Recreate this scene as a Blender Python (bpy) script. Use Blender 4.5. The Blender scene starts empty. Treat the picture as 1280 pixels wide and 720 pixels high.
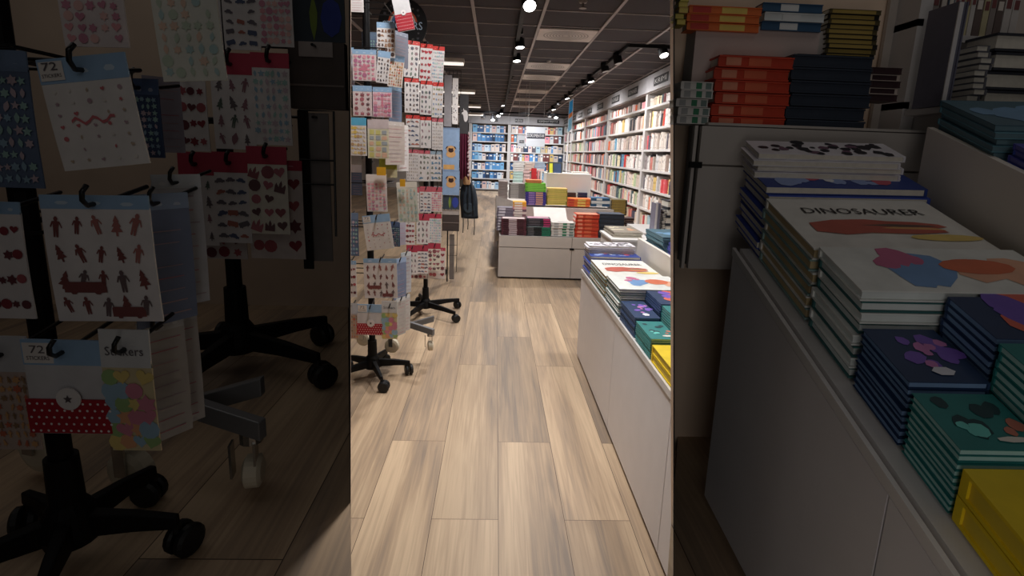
import bpy, math, random
from mathutils import Vector as V, Matrix
random.seed(7)
SC = bpy.context.scene
COL = SC.collection
sin, cos, rad = math.sin, math.cos, math.radians

# ------------------------------------------------------------------ camera geometry
F, H = 640.0, 1.25
PITCH, YAW, ROLL = rad(11), rad(2.1), rad(2.0)
_f = V((sin(YAW)*cos(PITCH), cos(YAW)*cos(PITCH), -sin(PITCH)))
_r = V((cos(YAW), -sin(YAW), 0))
_u = _r.cross(_f)
RT = _r*cos(ROLL) + _u*sin(ROLL)
UP = _u*cos(ROLL) - _r*sin(ROLL)
PX, PY = 640.0, 192 + F*math.tan(PITCH)
EYE = V((0, 0, H))
def ray(x, y): return _f + RT*((x-PX)/F) + UP*((PY-y)/F)
def at(x, y, d): return EYE + ray(x, y)*d
def onz(x, y, z):
    r = ray(x, y); return EYE + r*((z-H)/r.z)
def onx(x, y, X):
    r = ray(x, y); return EYE + r*(X/r.x)
def ony(x, y, Y):
    r = ray(x, y); return EYE + r*(Y/r.y)
def onplane(x, y, p, n):
    r = ray(x, y); return EYE + r*((p-EYE).dot(n)/r.dot(n))
def proj(p):
    d = V(p)-EYE; z = d.dot(_f); return PX+F*d.dot(RT)/z, PY-F*d.dot(UP)/z, z
ZF = 3.168
def big(x, y): return 640+(x-640)*ZF, 360+(y-360)*ZF
def small(x, y): return 640+(x-640)/ZF, 360+(y-360)/ZF
XA, YA, ZA = V((1, 0, 0)), V((0, 1, 0)), V((0, 0, 1))

cam = bpy.data.cameras.new('camera'); cam.sensor_width = 36; cam.lens = F/1280*36
cam.shift_y = -(360-PY)/1280.0
cam.clip_start = .03; cam.clip_end = 100
co = bpy.data.objects.new('camera', cam); COL.objects.link(co)
m = Matrix((RT, UP, -_f)).transposed().to_4x4(); m.translation = EYE
co.matrix_world = m
SC.camera = co

# ------------------------------------------------------------------ materials
MATS = {}
def M(name, col=(.8, .8, .8), rough=.6, metal=0, var=.06, scale=12, bump=0, emit=0, spec=.4):
    if name in MATS: return MATS[name]
    m = bpy.data.materials.new(name); m.use_nodes = True
    nt = m.node_tree; b = nt.nodes['Principled BSDF']
    b.inputs['Roughness'].default_value = rough; b.inputs['Metallic'].default_value = metal
    b.inputs['Specular IOR Level'].default_value = spec
    if emit:
        b.inputs['Emission Color'].default_value = (*col, 1); b.inputs['Emission Strength'].default_value = emit
        b.inputs['Base Color'].default_value = (*col, 1)
    else:
        n = nt.nodes.new('ShaderNodeTexNoise'); n.inputs['Scale'].default_value = scale; n.inputs['Detail'].default_value = 3
        tc = nt.nodes.new('ShaderNodeTexCoord'); nt.links.new(tc.outputs['Object'], n.inputs['Vector'])
        r = nt.nodes.new('ShaderNodeValToRGB')
        r.color_ramp.elements[0].position = .3; r.color_ramp.elements[1].position = .7
        r.color_ramp.elements[0].color = (*[max(0, c*(1-var)) for c in col], 1)
        r.color_ramp.elements[1].color = (*[min(1, c*(1+var)) for c in col], 1)
        nt.links.new(n.outputs['Fac'], r.inputs['Fac']); nt.links.new(r.outputs['Color'], b.inputs['Base Color'])
        if bump:
            bp = nt.nodes.new('ShaderNodeBump'); bp.inputs['Strength'].default_value = bump; bp.inputs['Distance'].default_value = .01
            nt.links.new(n.outputs['Fac'], bp.inputs['Height']); nt.links.new(bp.outputs['Normal'], b.inputs['Normal'])
    MATS[name] = m
    return m
def S(r, g, b):      # sRGB 0-255 to linear
    f = lambda c: (c/255/12.92 if c <= 10 else ((c/255+.055)/1.055)**2.4)
    return (f(r), f(g), f(b))
_cc = {}
def C(r, g, b, rough=.5, var=.08):
    k = (r, g, b, rough)
    if k not in _cc: _cc[k] = M('paint_%d_%d_%d_%d' % (r, g, b, rough*100), S(r, g, b), rough, var=var, scale=25)
    return _cc[k]

def wood_floor(name, dx=-.042, base=1.0):
    m = bpy.data.materials.new(name); m.use_nodes = True; nt = m.node_tree; L = nt.links
    b = nt.nodes['Principled BSDF']; b.inputs['Roughness'].default_value = .42; b.inputs['Specular IOR Level'].default_value = .35
    tc = nt.nodes.new('ShaderNodeTexCoord')
    mp = nt.nodes.new('ShaderNodeMapping'); mp.inputs['Rotation'].default_value = (0, 0, rad(90)); mp.inputs['Location'].default_value = (.25, dx, 0)
    L.new(tc.outputs['Object'], mp.inputs['Vector'])
    br = nt.nodes.new('ShaderNodeTexBrick'); br.offset = .37; br.offset_frequency = 2
    for k, v in (('Scale', 1), ('Mortar Size', .0011), ('Mortar Smooth', .2), ('Brick Width', 1.32), ('Row Height', .231), ('Bias', 0)): br.inputs[k].default_value = v
    br.inputs['Color1'].default_value = (0, 0, 0, 1); br.inputs['Color2'].default_value = (1, 1, 1, 1); br.inputs['Mortar'].default_value = (.5, .5, .5, 1)
    L.new(mp.outputs['Vector'], br.inputs['Vector'])
    # per-plank random offset for the grain
    vm = nt.nodes.new('ShaderNodeVectorMath'); vm.operation = 'MULTIPLY_ADD'
    L.new(br.outputs['Color'], vm.inputs[0]); vm.inputs[1].default_value = (7.3, 3.1, 5.7); 
    mp2 = nt.nodes.new('ShaderNodeMapping'); mp2.inputs['Scale'].default_value = (5.5, .55, 1)
    L.new(tc.outputs['Object'], mp2.inputs['Vector']); L.new(mp2.outputs['Vector'], vm.inputs[2])
    n1 = nt.nodes.new('ShaderNodeTexNoise'); n1.inputs['Scale'].default_value = .85; n1.inputs['Detail'].default_value = 5; n1.inputs['Distortion'].default_value = .9
    L.new(vm.outputs[0], n1.inputs['Vector'])
    mp4 = nt.nodes.new('ShaderNodeMapping'); mp4.inputs['Scale'].default_value = (4.5, 1.3, 1); L.new(vm.outputs[0], mp4.inputs['Vector'])
    wv = nt.nodes.new('ShaderNodeTexNoise'); wv.inputs['Scale'].default_value = 2.2; wv.inputs['Detail'].default_value = 4; wv.inputs['Distortion'].default_value = 1.6
    L.new(mp4.outputs['Vector'], wv.inputs['Vector'])
    mp3 = nt.nodes.new('ShaderNodeMapping'); mp3.inputs['Scale'].default_value = (130, 5, 1); L.new(tc.outputs['Object'], mp3.inputs['Vector'])
    n2 = nt.nodes.new('ShaderNodeTexNoise'); n2.inputs['Scale'].default_value = 1; n2.inputs['Detail'].default_value = 2; L.new(mp3.outputs['Vector'], n2.inputs['Vector'])
    r1 = nt.nodes.new('ShaderNodeValToRGB'); cr = r1.color_ramp
    cr.elements[0].position = .36; cr.elements[1].position = .63
    cr.elements[0].color = (*[c*base for c in S(138, 121, 106)], 1); cr.elements[1].color = (*[c*base for c in S(207, 180, 149)], 1)
    e = cr.elements.new(.5); e.color = (*[c*base for c in S(179, 153, 126)], 1)
    ma = nt.nodes.new('ShaderNodeMath'); ma.operation = 'MULTIPLY_ADD'; L.new(wv.outputs['Fac'], ma.inputs[0]); ma.inputs[1].default_value = .3
    mb = nt.nodes.new('ShaderNodeMath'); mb.operation = 'MULTIPLY'; L.new(n1.outputs['Fac'], mb.inputs[0]); mb.inputs[1].default_value = .7
    L.new(mb.outputs[0], ma.inputs[2]); L.new(ma.outputs[0], r1.inputs['Fac'])
    mx = nt.nodes.new('ShaderNodeMix'); mx.data_type = 'RGBA'; mx.blend_type = 'MULTIPLY'; mx.inputs['Factor'].default_value = .16
    L.new(r1.outputs['Color'], mx.inputs['A']); L.new(n2.outputs['Fac'], mx.inputs['B'])
    hs = nt.nodes.new('ShaderNodeHueSaturation')
    mr = nt.nodes.new('ShaderNodeMapRange'); mr.inputs['To Min'].default_value = .86; mr.inputs['To Max'].default_value = 1.12
    L.new(br.outputs['Color'], mr.inputs['Value']); L.new(mr.outputs['Result'], hs.inputs['Value']); L.new(mx.outputs['Result'], hs.inputs['Color'])
    mo = nt.nodes.new('ShaderNodeMix'); mo.data_type = 'RGBA'
    L.new(br.outputs['Fac'], mo.inputs['Factor']); L.new(hs.outputs['Color'], mo.inputs['A']); mo.inputs['B'].default_value = (*S(78, 60, 48), 1)
    L.new(mo.outputs['Result'], b.inputs['Base Color'])
    return m

WHITE = M('white_laminate', S(226, 222, 220), .45, var=.02)
SHELF = M('pale_grey_laminate', S(205, 201, 200), .5, var=.02)
SHELFIN = M('warm_grey_back_panel', S(196, 186, 178), .6, var=.03)
ISLE = M('warm_white_counter_board', S(196, 188, 182), .5, var=.02)
BLACK = M('black_plastic', S(15, 14, 16), .6, var=.15, spec=.2)
BLACKM = M('black_wire', S(16, 16, 18), .35, var=.1)
STEEL = M('grey_powder_coated_steel', S(128, 128, 130), .4, .3, var=.05)
CHROME = M('bright_zinc', S(190, 188, 184), .25, .9, var=.05)
IVORY = M('ivory_nylon', S(214, 204, 182), .5)
CARD = M('white_card', S(232, 226, 224), .5, var=.02)
PAGES = M('paper_page_edges', S(226, 219, 206), .8, var=.06, scale=90)
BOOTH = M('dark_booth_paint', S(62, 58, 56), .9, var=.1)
DARKW = M('black_booth_lining', S(26, 25, 26), .9, var=.15)
TILE = M('charcoal_ceiling_tile', S(50, 45, 50), .9, var=.06, scale=60)
TBAR = M('pinkish_grey_grid_bar', S(146, 138, 138), .6, var=.03)
FLOOR = wood_floor('oak_vinyl_planks')
FLOORB = wood_floor('oak_vinyl_planks_booth', .1)

# ------------------------------------------------------------------ mesh builder
_fonts = {}
def text_geo(s):
    if s in _fonts: return _fonts[s]
    cu = bpy.data.curves.new('t', 'FONT'); cu.body = s; cu.size = 1; cu.resolution_u = 2
    o = bpy.data.objects.new('t', cu); COL.objects.link(o)
    dg = bpy.context.evaluated_depsgraph_get()
    me = bpy.data.meshes.new_from_object(o.evaluated_get(dg))
    vs = [(v.co.x, v.co.y) for v in me.vertices]; fs = [list(p.vertices) for p in me.polygons]
    bpy.data.objects.remove(o); bpy.data.curves.remove(cu); bpy.data.meshes.remove(me)
    x0 = min(v[0] for v in vs); x1 = max(v[0] for v in vs); y0 = min(v[1] for v in vs); y1 = max(v[1] for v in vs)
    vs = [((v[0]-x0)/(x1-x0), (v[1]-y0)/(y1-y0)) for v in vs]
    _fonts[s] = (vs, fs); return _fonts[s]

class MB:
    def __init__(s): s.v = []; s.f = []; s.m = []
    def add(s, vs, fs, mi=0):
        n = len(s.v); s.v += [tuple(v) for v in vs]
        for f in fs: s.f.append([i+n for i in f]); s.m.append(mi)
        return s
    def pbox(s, o, a, b, c, mi=0):
        o, a, b, c = V(o), V(a), V(b), V(c)
        if a.cross(b).dot(c) < 0: a, b = b, a
        vs = [o, o+a, o+a+b, o+b, o+c, o+a+c, o+a+b+c, o+b+c]
        return s.add(vs, [(3, 2, 1, 0), (4, 5, 6, 7), (0, 1, 5, 4), (1, 2, 6, 5), (2, 3, 7, 6), (3, 0, 4, 7)], mi)
    def box(s, x0, x1, y0, y1, z0, z1, mi=0):
        return s.pbox((x0, y0, z0), (x1-x0, 0, 0), (0, y1-y0, 0), (0, 0, z1-z0), mi)
    def cyl(s, p0, p1, r0, r1=None, n=16, mi=0):
        p0, p1 = V(p0), V(p1); r1 = r0 if r1 is None else r1
        d = (p1-p0).normalized(); u = d.orthogonal().normalized(); w = d.cross(u)
        vs = [p0+(u*cos(6.2832*i/n)+w*sin(6.2832*i/n))*r0 for i in range(n)]+[p1+(u*cos(6.2832*i/n)+w*sin(6.2832*i/n))*r1 for i in range(n)]
        fs = [(i, (i+1) % n, n+(i+1) % n, n+i) for i in range(n)]+[tuple(range(n-1, -1, -1)), tuple(range(n, 2*n))]
        return s.add(vs, fs, mi)
    def lathe(s, o, d, prof, n=20, mi=0):
        o, d = V(o), V(d).normalized(); u = d.orthogonal().normalized(); w = d.cross(u); vs = []; fs = []
        for (r, h) in prof: vs += [o+d*h+(u*cos(6.2832*i/n)+w*sin(6.2832*i/n))*r for i in range(n)]
        for k in range(len(prof)-1): fs += [(k*n+i, k*n+(i+1) % n, (k+1)*n+(i+1) % n, (k+1)*n+i) for i in range(n)]
        fs += [tuple(range(n-1, -1, -1)), tuple(range((len(prof)-1)*n, len(prof)*n))]
        return s.add(vs, fs, mi)
    def tube(s, pts, r, n=6, mi=0):
        pts = [V(p) for p in pts]; vs = []; fs = []; pu = None
        for i, p in enumerate(pts):
            d = (pts[min(i+1, len(pts)-1)]-pts[max(i-1, 0)]).normalized()
            u = d.orthogonal().normalized() if pu is None else (pu-d*pu.dot(d)).normalized()
            pu = u; w = d.cross(u)
            vs += [p+(u*cos(6.2832*k/n)+w*sin(6.2832*k/n))*r for k in range(n)]
        for i in range(len(pts)-1): fs += [(i*n+k, i*n+(k+1) % n, (i+1)*n+(k+1) % n, (i+1)*n+k) for k in range(n)]
        fs += [tuple(range(n-1, -1, -1)), tuple(range((len(pts)-1)*n, len(pts)*n))]
        return s.add(vs, fs, mi)
    def poly(s, o, a, b, pts, mi=0):
        o, a, b = V(o), V(a), V(b)
        return s.add([o+a*p[0]+b*p[1] for p in pts], [tuple(range(len(pts)))], mi)
    def text(s, t, o, a, b, mi=0):
        vs, fs = text_geo(t); o, a, b = V(o), V(a), V(b)
        return s.add([o+a*v[0]+b*v[1] for v in vs], fs, mi)
    def mesh(s, name, mats):
        me = bpy.data.meshes.new(name); me.from_pydata(s.v, [], s.f)
        for m in (mats if isinstance(mats, (list, tuple)) else [mats]): me.materials.append(m)
        me.polygons.foreach_set('material_index', s.m); me.update(); return me
    def build(s, name, mats, parent=None, loc=None, bevel=0, smooth=False):
        return link(name, s.mesh(name, mats), parent, loc, bevel, smooth)
def link(name, me, parent=None, loc=None, bevel=0, smooth=False):
    o = bpy.data.objects.new(name, me); COL.objects.link(o)
    if parent: o.parent = parent
    if loc is not None: o.location = loc
    if smooth:
        for p in me.polygons: p.use_smooth = True
    if bevel:
        md = o.modifiers.new('edge', 'BEVEL'); md.width = bevel; md.segments = 2; md.limit_method = 'ANGLE'
    return o
USED = {}
def tag(o, label, cat, group=None, kind=None):
    w = label.split()
    if len(w) > 16: print('LONG', len(w), label)
    if label in USED: print('DUP', label)
    USED[label] = 1
    o['label'] = label; o['category'] = cat
    if group: o['group'] = group
    if kind: o['kind'] = kind
    return o
def thing(name, label, cat, loc=(0, 0, 0), group=None, mat=None):
    o = bpy.data.objects.new(name, None); COL.objects.link(o); o.empty_display_size = .05
    if mat is not None: o.matrix_world = mat
    else: o.location = loc
    return tag(o, label, cat, group)
def struct(o, label=None, cat=None):
    o['kind'] = 'structure'
    if label: o['label'] = label
    if cat: o['category'] = cat
    return o
ORD = ['topmost', 'second from top', 'third from top', 'fourth from top', 'fifth from top', 'sixth from top', 'seventh from top', 'eighth from top',
       'ninth from top', 'tenth from top', 'eleventh from top', 'twelfth from top', 'thirteenth from top', 'fourteenth from top']
TREX = [(-.5, .12), (-.3, .26), (-.05, .3), (.1, .24), (.3, .22), (.46, .14), (.5, .04), (.42, .0), (.1, .02), (.0, -.04), (.12, -.06), (.44, -.08), (.46, -.16), (.2, -.24), (-.1, -.22), (-.3, -.3), (-.5, -.2)]
NTH = ['first', 'second', 'third', 'fourth', 'fifth', 'sixth', 'seventh', 'eighth', 'ninth', 'tenth', 'eleventh', 'twelfth', 'thirteenth', 'fourteenth',
       'fifteenth', 'sixteenth', 'seventeenth', 'eighteenth', 'nineteenth', 'twentieth']
def nth(i):
    if i < 20: return NTH[i]
    t = ['twenty', 'thirty', 'forty'][(i+1)//10-2]; k = (i+1) % 10
    return (t[:-1]+'ieth') if k == 0 else t+'-'+NTH[k-1]

# ------------------------------------------------------------------ motifs (unit shapes, centred)
def ngon(n, r=.5, a0=0, sx=1, sy=1): return [(r*cos(a0+6.2832*i/n)*sx, r*sin(a0+6.2832*i/n)*sy) for i in range(n)]
def star(n, r0=.5, r1=.22): return [((r0 if i % 2 == 0 else r1)*sin(math.pi*i/n), (r0 if i % 2 == 0 else r1)*cos(math.pi*i/n)) for i in range(2*n)]
HEART = [(.03*16*sin(t)**3, .03*(13*cos(t)-5*cos(2*t)-2*cos(3*t)-cos(4*t))+.05) for t in [6.2832*i/18 for i in range(18)]]
PERSON = [(-.1, -.5), (-.02, -.5), (0, -.12), (.03, -.5), (.12, -.5), (.12, -.05), (.16, .18), (.26, -.05), (.3, 0), (.18, .27), (.06, .28), (.1, .4), (.03, .5), (-.05, .5), (-.1, .4), (-.06, .28), (-.18, .26), (-.27, 0), (-.22, -.04), (-.13, .16), (-.12, -.05)]
BUS = [(-.5, -.22), (-.36, -.22), (-.33, -.3), (-.24, -.3), (-.2, -.22), (.2, -.22), (.24, -.3), (.33, -.3), (.37, -.22), (.5, -.22), (.5, .05), (.42, .26), (-.46, .26), (-.5, .2)]
CASTLE = [(-.45, -.5), (.45, -.5), (.45, .1), (.36, .3), (.27, .1), (.2, .1), (.2, 0), (.12, 0), (.12, .25), (0, .55), (-.12, .25), (-.12, 0), (-.2, 0), (-.2, .1), (-.27, .1), (-.36, .3), (-.45, .1)]
TREE = [(-.05, -.5), (.05, -.5), (.05, -.3), (.28, -.3), (.12, -.05), (.22, -.05), (.08, .2), (.14, .2), (0, .5), (-.14, .2), (-.08, .2), (-.22, -.05), (-.12, -.05), (-.28, -.3), (-.05, -.3)]
CAT = [(-.3, -.4), (.25, -.4), (.4, -.1), (.33, -.05), (.2, -.2), (.2, .1), (.28, .4), (.12, .28), (-.05, .28), (-.2, .42), (-.2, .05)]
LEAF = [(0, -.5), (.2, -.2), (.25, .1), (0, .5), (-.25, .1), (-.2, -.2)]
CAR = [(-.5, -.2), (-.3, -.2), (-.25, -.28), (-.15, -.2), (.15, -.2), (.25, -.28), (.32, -.2), (.5, -.2), (.5, 0), (.3, .05), (.15, .22), (-.2, .22), (-.34, .03), (-.5, 0)]
BANANA = [(-.4, .2), (-.2, -.15), (.1, -.3), (.42, -.2), (.45, -.1), (.15, -.12), (-.1, .05), (-.3, .3)]
FLOWER = [((.5 if i % 2 == 0 else .3)*sin(6.2832*i/12), (.5 if i % 2 == 0 else .3)*cos(6.2832*i/12)) for i in range(12)]
DOT = ngon(10)
RING = ngon(8)
SETS = {
    'people': ([PERSON, PERSON, PERSON, PERSON, TREE, PERSON, CAR], 5, 4, [(128, 74, 72), (112, 94, 96), (170, 110, 104)]),
    'princess': ([CASTLE, HEART, FLOWER, DOT, CASTLE], 5, 6, [(212, 130, 150), (224, 160, 172), (190, 120, 150)]),
    'animals': ([CAT, CAT, CAR, DOT], 5, 6, [(120, 84, 66), (86, 66, 60), (168, 130, 104)]),
    'black': ([CAT, PERSON, LEAF, star(5)], 4, 6, [(54, 50, 56), (90, 84, 92), (130, 110, 100)]),
    'orange': ([PERSON, TREE, FLOWER, star(5)], 6, 8, [(196, 110, 84), (150, 120, 90), (210, 160, 110)]),
    'banana': ([BANANA, star(5), BANANA, DOT], 5, 7, [(222, 190, 100), (196, 160, 120), (232, 208, 150)]),
    'hearts': ([HEART, FLOWER, HEART, star(6)], 3, 5, [(186, 62, 74), (176, 86, 92), (160, 60, 66)]),
    'mint': ([LEAF, FLOWER, star(5)], 6, 9, [(160, 196, 190), (200, 180, 190), (150, 180, 200)]),
    'dark_floral': ([FLOWER, LEAF, LEAF], 3, 6, [(92, 92, 104), (150, 120, 124), (120, 130, 120)]),
    'cars': ([CAR, CAR, BUS], 3, 6, [(110, 104, 112), (176, 110, 96), (90, 100, 128)]),
    'rainbow': ([star(5), FLOWER, LEAF, HEART], 4, 6, [(150, 160, 120), (180, 150, 120), (140, 160, 190)]),
    'letters': ([TREE, PERSON, TREE], 6, 8, [(150, 132, 124), (178, 160, 140), (130, 120, 120)]),
    'dino': ([CAT, CAR, LEAF], 3, 5, [(120, 128, 112), (104, 140, 170), (110, 100, 96)]),
    'rosy': ([FLOWER, HEART, DOT], 5, 8, [(226, 160, 166), (206, 140, 160), (232, 186, 180)]),
    'redfruit': ([DOT, HEART, FLOWER], 4, 4, [(140, 58, 66), (110, 60, 66), (170, 90, 96)]),
    'cupcake': ([CASTLE, HEART, DOT], 3, 5, [(150, 90, 96), (180, 110, 120), (110, 80, 84)]),
    'pastel': ([FLOWER, LEAF, LEAF, DOT], 5, 9, [(186, 200, 180), (220, 190, 170), (170, 196, 196)]),
    'squares': ([ngon(4, .62, .785), ngon(4, .62, .785)], 3, 5, [(214, 206, 130), (170, 176, 180), (228, 186, 160)]),
    'lines': ([ngon(4, .6, .785, 1, .12)], 1, 9, [(190, 120, 130), (170, 150, 160), (190, 160, 160)]),
    'plants': ([TREE, PERSON, LEAF], 3, 4, [(110, 100, 104), (96, 110, 100), (150, 110, 120)]),
    'confetti': ([DOT, FLOWER, DOT, HEART, ngon(6)], 4, 6, [(206, 130, 150), (150, 180, 200), (220, 196, 120), (150, 180, 120), (220, 160, 120)]),
    'wave': ([HEART, star(5), DOT, LEAF], 5, 7, [(200, 110, 116), (190, 170, 150), (180, 150, 160), (226, 220, 214)]),
}
BLUEH, REDH, PINKH, CYANH, GREYH = (150, 182, 214), (206, 62, 56), (196, 96, 108), (96, 178, 214), (206, 196, 190)

# ------------------------------------------------------------------ a sticker sheet that hangs on a hook
def sheet(label, c, wv, hv, motif, head, hfrac, group, seed, name='sticker_sheet', cat='sticker sheet', bg=(226, 220, 219), feat=None, thick=1.0, txt=()):
    """c: middle of the top edge (world), wv: full width vector, hv: full height vector pointing up."""
    rnd = random.Random(seed)
    W, Hh = wv.length, hv.length
    x = wv.normalized(); z = x.cross(hv.normalized().cross(x).normalized())      # local y points away from the front
    mt = Matrix((x, z.cross(x), z)).transposed().to_4x4(); mt.translation = c
    t = thing(name, label, cat, group=group, mat=mt)
    th = .0022*thick
    # curved card: a slightly bowed sheet, local front is -y
    def sh(z0, z1, dy, tk, mi, mb, w0=W):
        n = 6; vs = []; fs = []
        for j in range(n+1):
            zz = z0+(z1-z0)*j/n; bow = -.012*Hh*sin(math.pi*min(1, max(0, -zz/Hh)))
            for (xx, yy) in ((-w0/2, dy+bow), (w0/2, dy+bow), (w0/2, dy+bow+tk), (-w0/2, dy+bow+tk)): vs.append((xx, yy, zz))
        for j in range(n):
            a = j*4; b = a+4
            fs += [(a, a+1, b+1, b), (a+1, a+2, b+2, b+1), (a+2, a+3, b+3, b+2), (a+3, a, b, b+3)]
        fs += [(3, 2, 1, 0), (n*4, n*4+1, n*4+2, n*4+3)]
        mb.add(vs, fs, mi)
    bow = lambda zz: -.012*Hh*sin(math.pi*min(1, max(0, -zz/Hh)))
    mb = MB(); sh(-Hh, -Hh*hfrac*.9, 0, th, 0, mb); mb.build('backing_card', C(*bg), t)
    if head:
        mb = MB(); sh(-Hh*hfrac, 0, -.0006, th, 0, mb)
        for k in range(3):
            xx = -W*.3+k*W*.3; zz = -Hh*hfrac*(.55+.2*rnd.random())
            mb.poly((xx, -.0012, zz), (W*.13, 0, 0), (0, 0, Hh*hfrac*.3), ngon(6), 1)
        mb.build('header_card', [C(*head), C(*[min(255, int(k*.55+110)) for k in head])], t)
    # printed stickers
    shapes, nx, ny, cols = SETS[motif]
    mb = MB(); top = -Hh*hfrac-.02*Hh; bot = -Hh*.975
    cw, ch = W*.92/nx, (top-bot)/ny
    for i in range(nx):
        for j in range(ny):
            if rnd.random() < .06: continue
            k_ = {'wave': .42, 'people': .85}.get(motif, 1); k_ = 1.7 if motif == 'confetti' else k_; sx = cw*(.7+.28*rnd.random())*k_; sz = ch*(.7+.28*rnd.random())*k_
            if motif not in ('squares', 'lines'): sx = sz = (sz if motif == 'people' else min(sx*1.25, sz)*(1.1 if nx > 4 else 1.0))
            px = -W*.46+cw*(i+.5)+cw*.12*(rnd.random()-.5); pz = bot+ch*(j+.5)+ch*.12*(rnd.random()-.5)
            shp = rnd.choice(shapes); a = rnd.uniform(-.35, .35) if motif not in ('squares', 'lines', 'letters') else 0
            pts = [(p[0]*cos(a)-p[1]*sin(a), p[0]*sin(a)+p[1]*cos(a)) for p in shp]
            lay = -.0011-.00003*(i*ny+j); mb.add([(px+p[0]*sx, lay+bow(pz+p[1]*sz), pz+p[1]*sz) for p in pts], [tuple(range(len(pts)))], rnd.randrange(len(cols)))
    if feat:
        for (shp, px, pz, sx, sz, mi) in feat:
            mb.add([(px*W+p[0]*sx*W, -.0017+bow(pz*Hh+p[1]*sz*Hh), pz*Hh+p[1]*sz*Hh) for p in shp], [tuple(range(len(shp)))], mi)
    mb.build('sticker_print', [C(*k) for k in cols], t)
    if txt:
        mb = MB()
        for (s_, px, pz, sx, sz) in txt: mb.text(s_, (px*W, -.0032, pz*Hh), (sx*W, 0, 0), (0, 0, sz*Hh))
        mb.build('lettering', C(88, 84, 90), t)
    return t, mt, W, Hh
def hook(parent, c, back, r=.0032, big_=1.0):
    """a black wire prong from behind, curling up in front of the sheet top (world coordinates, rack stands unrotated)."""
    b = back*big_
    y = V((0, -1, 0)); 
    p = [c+V((0, .10, .012))*big_, c+V((0, .03, .0))*big_, c+V((0, -.012, -.004))*big_, c+V((.004, -.024, .004))*big_, c+V((.008, -.028, .014))*big_, c+V((.010, -.022, .022))*big_]
    o = parent.matrix_world.translation
    return MB().tube([q-o for q in p], r*big_).build('hook', BLACKM, parent, smooth=True)

# ================================================================== THE SETTING
def cutwall(name, px0, px1, d0, d1, mat):
    """an added divider wall that blocks aisle light, floor to ceiling; px0/px1: the picture columns of its aisle face and of its booth face at the far end."""
    def P(px, y, z):
        n = ray(px, 0).cross(ray(px, 720)); return V((-(n.y*y+n.z*(z-H))/n.x, y, z))
    vs = [P(px0, d0, 0), P(px0, d1, 0), P(px1, d1, 0), P(px0+(px1-px0)*.3, d0, 0), P(px0, d0, 2.45), P(px0, d1, 2.45), P(px1, d1, 2.45), P(px0+(px1-px0)*.3, d0, 2.45)]
    mb = MB().add(vs, [(0, 1, 2, 3), (4, 7, 6, 5), (0, 4, 5, 1), (1, 5, 6, 2), (2, 6, 7, 3), (3, 7, 4, 0)])
    return struct(mb.build(name, mat)), vs
struct(MB().box(-4.5, 2.6, -1, 17.8, -.1, 0).build('floor', FLOOR))
struct(MB().box(-4.5, 2.6, -1, 17.8, 2.46, 2.56).build('ceiling', TILE))
mb = MB()
for k in range(-5, 5): mb.box(.372+.603*k-.013, .372+.603*k+.013, 1.2, 17.3, 2.445, 2.4605)
for k in range(-6, 24):
    y = 4.66+.54*k; mb.box(-3.0, 2.3, y-.006, y+.006, 2.452, 2.4605)
struct(mb.build('trim_1', TBAR))
struct(MB().box(2.56, 2.66, 1.2, 17.8, 0, 2.46).build('wall_right', SHELFIN))
struct(MB().box(-4.5, 2.6, 17.5, 17.6, 0, 2.46).build('wall_far', SHELFIN))
struct(MB().box(-4.6, -4.5, -1, 17.6, 0, 2.46).build('wall_left', SHELFIN))
# added booths either side, walled in to keep the aisle light out
PL, vL = cutwall('wall_left_added_divider', 438.4, 436.2, .88, 2.12, BOOTH)  # added to screen the left booth from the aisle lamps
PR, vR = cutwall('wall_right_added_divider', 841.6, 843.4, .70, 1.19, BOOTH)  # added likewise, keeps lamp light off the right booth
WOODW = FLOORB
xl = vL[1].x; yl = vL[1].y; xr = vR[1].x; yr = vR[1].y
# left booth: stage floor height comes from the stand that stands on it
K1 = None
HUB1 = V((-.655, 2.70, .09)); HUB2 = onz(532, 379, .09)
h1 = proj(HUB1); h2 = proj(HUB2)
B1 = at(*big(h1[0], h1[1]), .80); K1 = .80/(h1[2]/ZF); ZST = B1.z-.09*K1
K2 = K1
for _ in range(8):
    B2 = onz(*big(h2[0], h2[1]), ZST+.09*K2); K2 = proj(B2)[2]/(h2[2]/ZF)
def back(name, x0, x1, y, z0, mat, t=.03):
    return struct(MB().box(x0, x1, y, y+t, z0, 2.45).build(name, mat))
def lean(vs, i, z):        # x of the divider's far bottom edge at height z
    a, b = vs[i], vs[i+4]; return a.x+(b.x-a.x)*(z/2.45)
# stage floor of the left booth follows the divider
mb = MB()
pts = [(-2.6, .42), (lean(vL, 0, ZST)*.42/.88-.006, .42), (lean(vL, 1, ZST)-.012, yl), (-2.6, yl)]
n4 = [V((p[0], p[1], ZST)) for p in pts]+[V((p[0], p[1], ZST-.04)) for p in pts]
mb.add(n4, [(0, 1, 2, 3), (7, 6, 5, 4), (0, 4, 5, 1), (1, 5, 6, 2), (2, 6, 7, 3), (3, 7, 4, 0)])
struct(mb.build('floor_stage', FLOORB))
def wedge_back(name, vs, i, y, xfar, zlo, mat, t=.03):
    xa, xb = lean(vs, i, zlo), lean(vs, i, 2.45)
    mb = MB(); q = [V((xa, y, zlo)), V((xfar, y, zlo)), V((xfar, y, 2.45)), V((xb, y, 2.45))]
    q2 = [p+V((0, t, 0)) for p in q]
    if xfar > xa: fs = [(0, 1, 2, 3), (7, 6, 5, 4), (0, 4, 5, 1), (1, 5, 6, 2), (2, 6, 7, 3), (3, 7, 4, 0)]
    else: fs = [(3, 2, 1, 0), (4, 5, 6, 7), (1, 5, 4, 0), (2, 6, 5, 1), (3, 7, 6, 2), (0, 4, 7, 3)]
    mb.add(q+q2, fs); return struct(mb.build(name, mat))
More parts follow.
